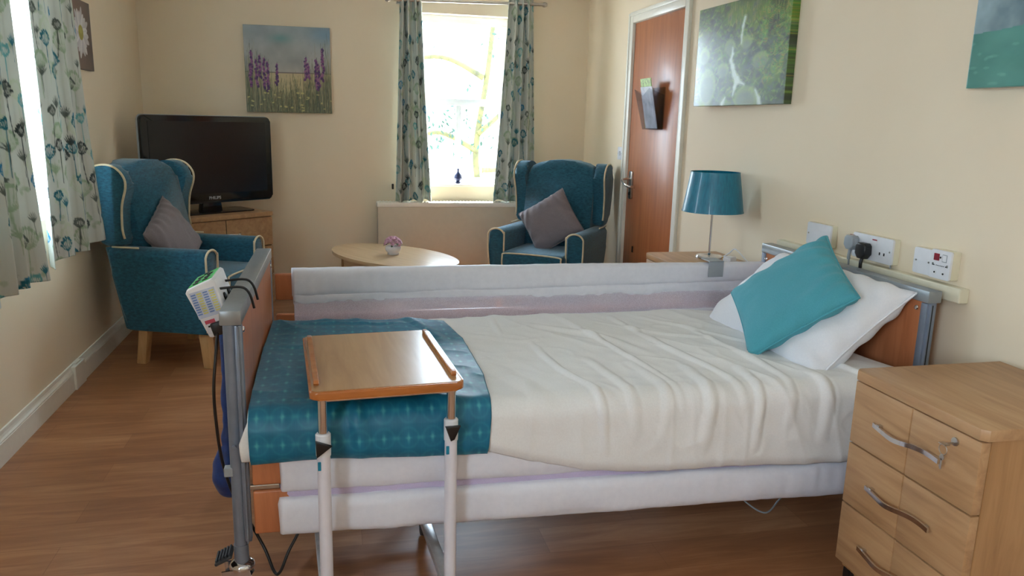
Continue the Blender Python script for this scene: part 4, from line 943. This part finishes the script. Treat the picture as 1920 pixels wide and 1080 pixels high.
def drape(name, label, cat, x0f, x1f, nu, nv, mat, hemf, lift, wr=1.0, colorf=None, s1=1.0, thick=.004, S_=(), s0=0, gh=0):
    u = np.linspace(0, 1, nu); v = np.linspace(s0, s1, nv); A, S = np.meshgrid(u, v, indexing='ij')
    X0 = x0f(S); X1 = x1f(S); U = X0 + (X1 - X0) * A
    Y, Z, ny, nz, h, yy, hz = bed_surface(U, S, hemf, wr=wr)
    h = h + strokes(U, yy, S_) + lift; edge = np.clip((Z - hz) / .03, 0, 1) * 1.0; h = h + gh * (fbm(U * 5, yy * 3 + 8, 3) - .4)
    Yp = Y + ny * h; Zp = Z + nz * np.maximum(h, -.012)
    vert = (ny < -.95); Yp = np.where(vert, Y - np.maximum(h * 1.0, -.006), Yp)
    # puffy rolled hem
    Yp = Yp + np.where(vert, .016 * (1 - np.clip((Z - hz) / .035, 0, 1)) ** 2, 0)
    P = np.stack([U, Yp, Zp], -1)
    o = grid_obj(name, P, mat, None, colorf(U, yy) if colorf else None, thick)
    return tag(o, label, cat)
one = lambda v: (lambda S: np.zeros_like(S) + v)
drape('duvet', 'cream white duvet spread over the bed with creases and a turned hem', 'duvet', lambda S: np.interp(S, [0, .90, .95, 1], [-2.131, -2.131, -2.152, -2.149]), lambda S: np.interp(S, [0, .35, .6, .75, 1], [-.36, -.36, -.20, -.15, -.145]), 420, 260, 'duvet', lambda u: hem(u), 0.0, 1.0, None, .999, .006, STK)
def runner_col(U, yy):
    c1, c2 = np.array([8, 98, 130]) / 255., np.array([20, 118, 152]) / 255.
    n = fbm(U * 40, yy * 3 + 5, 3)[..., None]; col = c1 * (1 - n) + c2 * n
    px, py = .064, .064; a = (U + 2.14) / px; b = yy / py
    fa, fb_ = a - np.floor(a) - .5, b - np.floor(b) - .5
    r = np.hypot(fa, fb_); ring = np.exp(-((r - .42) / .05) ** 2) * .11
    star = np.exp(-(fa / .05) ** 2) * np.exp(-(fb_ / .20) ** 2) * .5 + np.exp(-(fb_ / .05) ** 2) * np.exp(-(fa / .13) ** 2) * .35
    fa2, fb2 = (a + .5) - np.floor(a + .5) - .5, fb_
    dash = np.exp(-(fb2 / .09) ** 2) * np.exp(-(fa2 / .22) ** 2) * .25
    fine = (.5 + .5 * np.sin(U * 2 * PI / .0085)) * .05
    m = np.clip(1.5 * (ring + star + dash) + fine, 0, .8)[..., None]
    return col * (1 - m) + np.array([96, 182, 190]) / 255. * m
MR = painted('teal_woven_runner', .42, .1, .0)
drape('bed_runner', 'teal patterned bed runner across the foot of the bed', 'bed runner', lambda S: np.interp(S, [0, .62, 1], [-2.132, -2.134, -2.126]), lambda S: np.interp(S, [0, .05, .12, .35, .7, 1], [-1.80, -1.66, -1.515, -1.485, -1.483, -1.508]), 190, 380, MR, lambda u: hem(u) - .006, .008, .85, runner_col, 1.0, .003, ([([(-1.95, 2.2), (-1.90, 2.05), (-1.86, 1.95), (-1.84, 1.85)], .012, .02), ([(-1.78, 2.2), (-1.72, 2.06), (-1.62, 1.98), (-1.52, 1.96)], .010, .022), ([(-2.1, 2.5), (-2.0, 2.48), (-1.9, 2.5)], .005, .02), ([(-1.66, 2.9), (-1.6, 2.7), (-1.55, 2.5)], .008, .02), ([(-2.05, 2.8), (-1.85, 2.78), (-1.7, 2.8)], .006, .015)]), 0.0, .015)
# duvet inner showing at the foot corner
bm = BM(); pad(bm, -2.136, -2.09, 1.975, .05, lambda x: .475, lambda x: .575, .006, 31, 20, 24, .02)
bm.free()

# pillow and cushion -------------------------------------------------
m4, w_, h_ = quad_matrix((-.17, 2.74, .80), (-.155, 2.03, .80), (-.42, 2.07, .585), (-.42, 2.78, .585), (-.5, -.2, .8))
pillow('pillow', 'white pillow leaning on the headboard behind the aqua cushion', 'pillow', .74, .44, .18, m4, 'white_cotton', None, 3, .05, .007)
m4, w_, h_ = quad_matrix((-.215, 2.385, .935), (-.33, 2.03, .79), (-.535, 2.28, .615), (-.42, 2.63, .735), (-.6, -.5, .5))
pillow('cushion', 'aqua square cushion propped on the white pillow', 'cushion', w_ * 1.06, h_ * 1.06, .11, m4, 'aqua_cushion', None, 5, .05, .006)
def chair_cushion(label, chair_loc, rz, off, tilt, spin, mat, seed):
    m = Matrix.Translation(chair_loc) @ Matrix.Rotation(rz, 4, 'Z') @ Matrix.Translation(off) @ Matrix.Rotation(tilt, 4, 'X') @ Matrix.Rotation(spin, 4, 'Z')
    return pillow('cushion', label, 'cushion', .35, .35, .11, m, mat, None, seed, .05, .006)
chair_cushion('grey cushion in the seat of the armchair by the left wall', (-2.705, 4.535, 0), 1.2, (-.045, .055, .66), math.radians(68), .55, 'grey_cushion', 7)
chair_cushion('grey cushion in the seat of the armchair by the door', (-.487, 5.03, 0), -.62, (-.0, .01, .675), math.radians(66), .62, 'grey_cushion', 9)

# ------------------------------------------------------------------ overbed table
ot = thing('overbed_table', 'wheeled overbed table with a beech tray top and white tube legs', 'table', (-1.795, 2.12, 0), math.radians(4))
bm = BM(); prism(bm, rrect(-.195, .195, -.262, .262, .022), .650, .672, 'Z', .006, 4); tt_ = obj('tray_top', bm, 'tray_edge', ot, smooth=True)
bm = BM(); prism(bm, rrect(-.188, .188, -.255, .255, .016), .672, .6732, 'Z'); obj('laminate', bm, 'tray', tt_)
for s in (-1, 1):
    bm = BM(); prism(bm, [(q.x, q.y) for q in [Vector(p) for p in ((-.21, .6725), (-.215, .679), (-.208, .686), (-.19, .687), (.19, .687), (.22, .686), (.228, .679), (.222, .6725))]], s * .176 - .007, s * .176 + .007, 'X', .003, 3); obj('lip', bm, 'tray_edge', tt_, smooth=True)
for s, zc in ((-1, .548), (1, .556)):
    x = s * .164; y = -.235 - (0.004 if s < 0 else 0)
    bm = BM(); lathe(bm, [(.0125, zc - .02), (.0125, .652)], (x, y, 0), 20); up = obj('inner_tube', bm, 'chrome', ot, smooth=True)
    bm = BM(); lathe(bm, [(.0165, .05), (.0165, zc + .004), (.0135, zc + .006)], (x, y, 0), 24); leg = obj('leg', bm, 'white_tube', ot, smooth=True)
    bm = BM(); lathe(bm, [(.0185, zc - .05), (.0190, zc - .03), (.0190, zc + .006), (.0165, zc + .009)], (x, y, 0), 24); cl = obj('collar', bm, 'white_p', leg, smooth=True)
    bm = BM(); prism(bm, [(x - .02, zc - .004), (x + .02, zc - .004), (x + .004, zc - .04), (x - .006, zc - .044)] if s > 0 else [(x - .020, zc - .002), (x + .02, zc - .018), (x - .018, zc - .046)], y - .030, y - .016, 'Y', .003, 3); obj('clamp_knob', bm, 'black', cl, smooth=True)
    bm = BM(); box(bm, x - .0155, x - .0075, y - .0165, y - .0125, zc - .085, zc - .062, .001); obj('size_label', bm, flat('teal_sticker', (20, 130, 160), .4), leg)
    bm = BM(); box(bm, x - .016, x + .016, y - .05, y + .44, .052, .078, .004); foot = obj('base_foot', bm, flat('silver_base_tube', (206, 206, 208), .35, .4), ot, smooth=True)
    for yy in (y - .02, y + .41):
        bm = BM(); lathe(bm, [(.005, -.01), (.022, -.01), (.025, 0), (.022, .01), (.005, .01)], n=20); o = obj('castor', bm, 'rubber', foot, smooth=True); o.rotation_euler = (0, PI / 2, 0); o.location = (x, yy, .0255)
bm = BM(); box(bm, -.164, .164, .185, .205, .055, .075, .003); obj('cross_bar', bm, 'white_tube', ot)
bm = BM(); box(bm, -.175, .175, -.246, -.224, .640, .651, .002); obj('support_bar', bm, 'chrome', ot)

# ------------------------------------------------------------------ mattress pump on the footboard
pm = thing('mattress_pump', 'white mattress pump box with green buttons hooked on the footboard', 'pump', (-2.237, 2.20, .835))
pm.rotation_euler = (0, math.radians(-17), 0)
bm = BM(); prism(bm, [(-.040, .046), (-.034, .054), (.034, .064), (.040, .058), (.040, -.070), (-.016, -.088), (-.024, -.084)][::-1], -.085, .095, 'Y', .005, 3); bx = obj('housing', bm, 'white_p', pm, smooth=True)
bm = BM(); n_ = Vector((-.018, 0, .074)).normalized()
m4 = Matrix.Translation((0, .005, .0592)) @ Matrix.Rotation(-math.atan2(.010, .068), 4, 'Y'); box(bm, -.033, .033, -.066, .082, -.001, .0012, 0, 1, m4); gp = obj('button_panel', bm, 'green', bx)
for i, (a, b) in enumerate(((-.014, -.05), (.012, -.045), (-.014, -.012), (.012, -.008), (-.012, .028), (.014, .03), (0, .06))):
    bm = BM(); box(bm, a - .008, a + .008, b - .009, b + .009, .001, .0035, .001, 1, m4); obj('button', bm, 'black', gp)
# near end faces the viewer (y = -.085): label
bm = BM(); box(bm, -.031, .034, -.0862, -.0852, -.030, .044); lb = obj('instruction_label', bm, flat('pale_blue_label', (196, 206, 226), .5), bx)
for k, (x0, x1, mt) in enumerate(((-.029, -.017, (110, 140, 200)), (-.014, -.002, (214, 208, 120)), (.002, .014, (110, 140, 200)), (.018, .031, (214, 208, 120)))):
    bm = BM()
    for j in range(9): box(bm, x0, x1, -.0868, -.0861, -.020 + j * .0068, -.0162 + j * .0068)
    obj('label_text_rows', bm, flat('label_ink', mt, .5), lb)
bm = BM(); box(bm, -.022, .012, -.0862, -.0852, -.076, -.033); l2 = obj('rating_label', bm, flat('white_label', (222, 222, 230), .5), bx)
bm = BM(); box(bm, -.020, .006, -.0868, -.0861, -.048, -.038, 0); obj('red_logo', bm, flat('red_label_ink', (190, 70, 90), .5), l2)
bm = BM(); box(bm, -.016, .004, -.0868, -.0861, -.058, -.053); obj('black_mark', bm, 'black', l2)
bm = BM(); lathe(bm, [(.004, 0), (.012, 0), (.012, .02), (.004, .02)], n=16); o = obj('hose_port', bm, 'dark_hole', bx); o.rotation_euler = (0, PI / 2, 0); o.location = (.024, .04, .0)
bm = BM(); lathe(bm, [(.004, 0), (.012, 0), (.012, .02), (.004, .02)], n=16); o = obj('hose_port', bm, 'dark_hole', bx); o.rotation_euler = (0, PI / 2, 0); o.location = (.024, -.03, .0)
R_ = Matrix.Rotation(math.radians(-17), 4, 'Y').inverted()
def hook(y):
    pts = [(-2.235, y, .868), (-2.215, y, .872), (-2.19, y, .875), (-2.16, y + .003, .876), (-2.142, y + .004, .870), (-2.130, y + .005, .850), (-2.122, y + .006, .815)]
    P = [R_ @ (Vector(p) - Vector((-2.237, 2.20, .835))) for p in pts]
    bm = BM(); tube(bm, smooth_path(P, 6), .0035, 8); obj('hook', bm, 'black', pm, smooth='all')
hook(2.15); hook(2.255)
P = [(-2.212, 2.105, .765), (-2.215, 2.07, .71), (-2.222, 2.05, .62), (-2.220, 2.05, .52), (-2.212, 2.055, .42), (-2.190, 2.06, .32), (-2.150, 2.06, .23), (-2.110, 2.03, .16), (-2.085, 1.99, .115), (-2.068, 1.975, .120), (-2.045, 1.99, .17), (-2.01, 2.03, .23), (-2.0, 2.12, .30)]
bm = BM(); tube(bm, smooth_path([R_ @ (Vector(p) - Vector((-2.237, 2.20, .835))) for p in P], 6), .0042, 8); obj('power_cord', bm, 'black', pm, smooth='all')
bm = BM(); m4 = Matrix.Translation(R_ @ (Vector((-2.210, 2.112, .770)) - Vector((-2.237, 2.20, .835)))); box(bm, -.016, .016, -.012, .012, -.014, .022, .004, 2, m4); obj('power_inlet', bm, 'black', pm, smooth=True)

# blue hose bag hanging behind the footboard
def lumpy_bag():
    bm = BM(); pts = [(-2.225, 2.30, .745), (-2.222, 2.29, .66), (-2.222, 2.28, .5), (-2.226, 2.27, .42), (-2.230, 2.26, .36), (-2.230, 2.26, .30), (-2.226, 2.27, .25), (-2.222, 2.28, .215)]
    P = smooth_path(pts, 8); n = len(P); rad = []
    for i in range(n):
        t = i / (n - 1); r = .015 + .008 * math.sin(t * 30) * .3 if t < .55 else .018 + .026 * math.sin((t - .55) / .45 * PI) ** .6; rad.append(max(r, .006))
    tube(bm, P, 1, 20, radii=rad)
    for v in bm.verts:
        k = .010 * (float(vnoise(np.array(v.co.z * 40), np.array(v.co.y * 50 + v.co.x * 30))) - .5); v.co += Vector((k * .6, k, 0))
    return bm
tag(obj('hose_bag', lumpy_bag(), 'blue', smooth='all'), 'blue fabric hose sleeve and bag hanging outside the footboard', 'bag')

# thin cable and connector under the bed
bm = BM(); tube(bm, smooth_path([(-.62, 2.30, .36), (-.59, 2.26, .20), (-.57, 2.22, .10), (-.50, 2.16, .05), (-.42, 2.2, .07), (-.36, 2.22, .13), (-.30, 2.3, .22)], 8), .003, 8)
tcab = tag(obj('thin_cable', bm, 'grey_p', smooth='all'), 'thin grey cable looping down under the bed near the cabinet', 'cable')
bm = BM(); lathe(bm, [(.004, -.022), (.015, -.018), (.018, 0), (.014, .018), (.004, .022)], n=14); o = obj('connector', bm, 'grey_p', tcab, smooth='all'); o.location = (-.35, 2.22, .135); o.rotation_euler = (0, 1.1, .2)

# ------------------------------------------------------------------ outside the back window
bm = BM(); box(bm, -14, 12, YB + .4, 22, -.6, -.5); tag(obj('courtyard', bm, 'lawn'), None, None, None, 'structure')
rg = random.Random(21); bm = BM()
for r in range(11):
    x = -4.2
    while x < 4:
        w = rg.uniform(.18, .45); box(bm, x, x + w - .02, 10.4 + rg.uniform(0, .03), 10.8, -.5 + r * .16, -.5 + r * .16 + .145, .01, 1); x += w
box(bm, -4.2, 4, 10.45, 10.78, -.5, 1.25)
tag(obj('garden_wall', bm, 'stone'), 'pale stone garden wall seen through the back window', 'wall')
tree = thing('garden_tree', 'mossy branching tree seen through the back window', 'tree', (-.35, 8.6, -.5))
bm = BM(); tube(bm, smooth_path([(0, 0, 0), (.05, 0, .8), (-.02, .02, 1.5), (.1, 0, 2.4), (.2, 0, 3.4)], 6), .1, 12, radii=[.045 - .02 * k / 24 for k in range(25)]); obj('trunk', bm, 'bark', tree, smooth='all')
for i, p in enumerate([[(0, 0, 1.0), (-.5, -.1, 1.1), (-1.0, -.2, 1.3), (-1.5, -.2, 1.25)], [(0, 0, 1.5), (-.4, .1, 1.7), (-.8, .1, 1.65), (-1.3, .1, 1.9)], [(.05, 0, 1.3), (.4, -.1, 1.35), (.8, 0, 1.6)], [(.05, 0, 2.3), (-.4, 0, 2.5), (-1.0, 0, 2.45), (-1.5, .1, 2.7)], [(0, 0, 1.7), (.3, -.1, 2.0), (.6, -.2, 2.5)], [(-.3, 0, 1.05), (-.2, -.1, .8), (-.5, -.1, .6)]]):
    q = smooth_path(p, 6); bm = BM(); tube(bm, q, .03, 8, radii=[.035 - .026 * k / (len(q) - 1) for k in range(len(q))]); obj('branch', bm, 'bark', tree, smooth='all')
bm = BM()
for k in range(900):
    i = rg.choice([(-1.0, .1, 1.75), (.7, 0, 1.8), (-1.2, 0, 2.6), (.5, -.1, 2.6), (-.1, 0, 3.2), (-.2, 0, 1.75)]); c = Vector(i) + Vector((rg.gauss(0, .22), rg.gauss(0, .2), rg.gauss(0, .16)))
    m4 = Matrix.Translation(c) @ Euler((rg.uniform(0, 6), rg.uniform(0, 6), rg.uniform(0, 6))).to_matrix().to_4x4()
    v = [bm.verts.new(m4 @ Vector(q)) for q in ((-.035, 0, 0), (0, -.016, .004), (.035, 0, 0), (0, .016, .004))]; bm.faces.new(v)
o = obj('foliage', bm, 'foliage', tree)
bpy.context.view_layer.update()
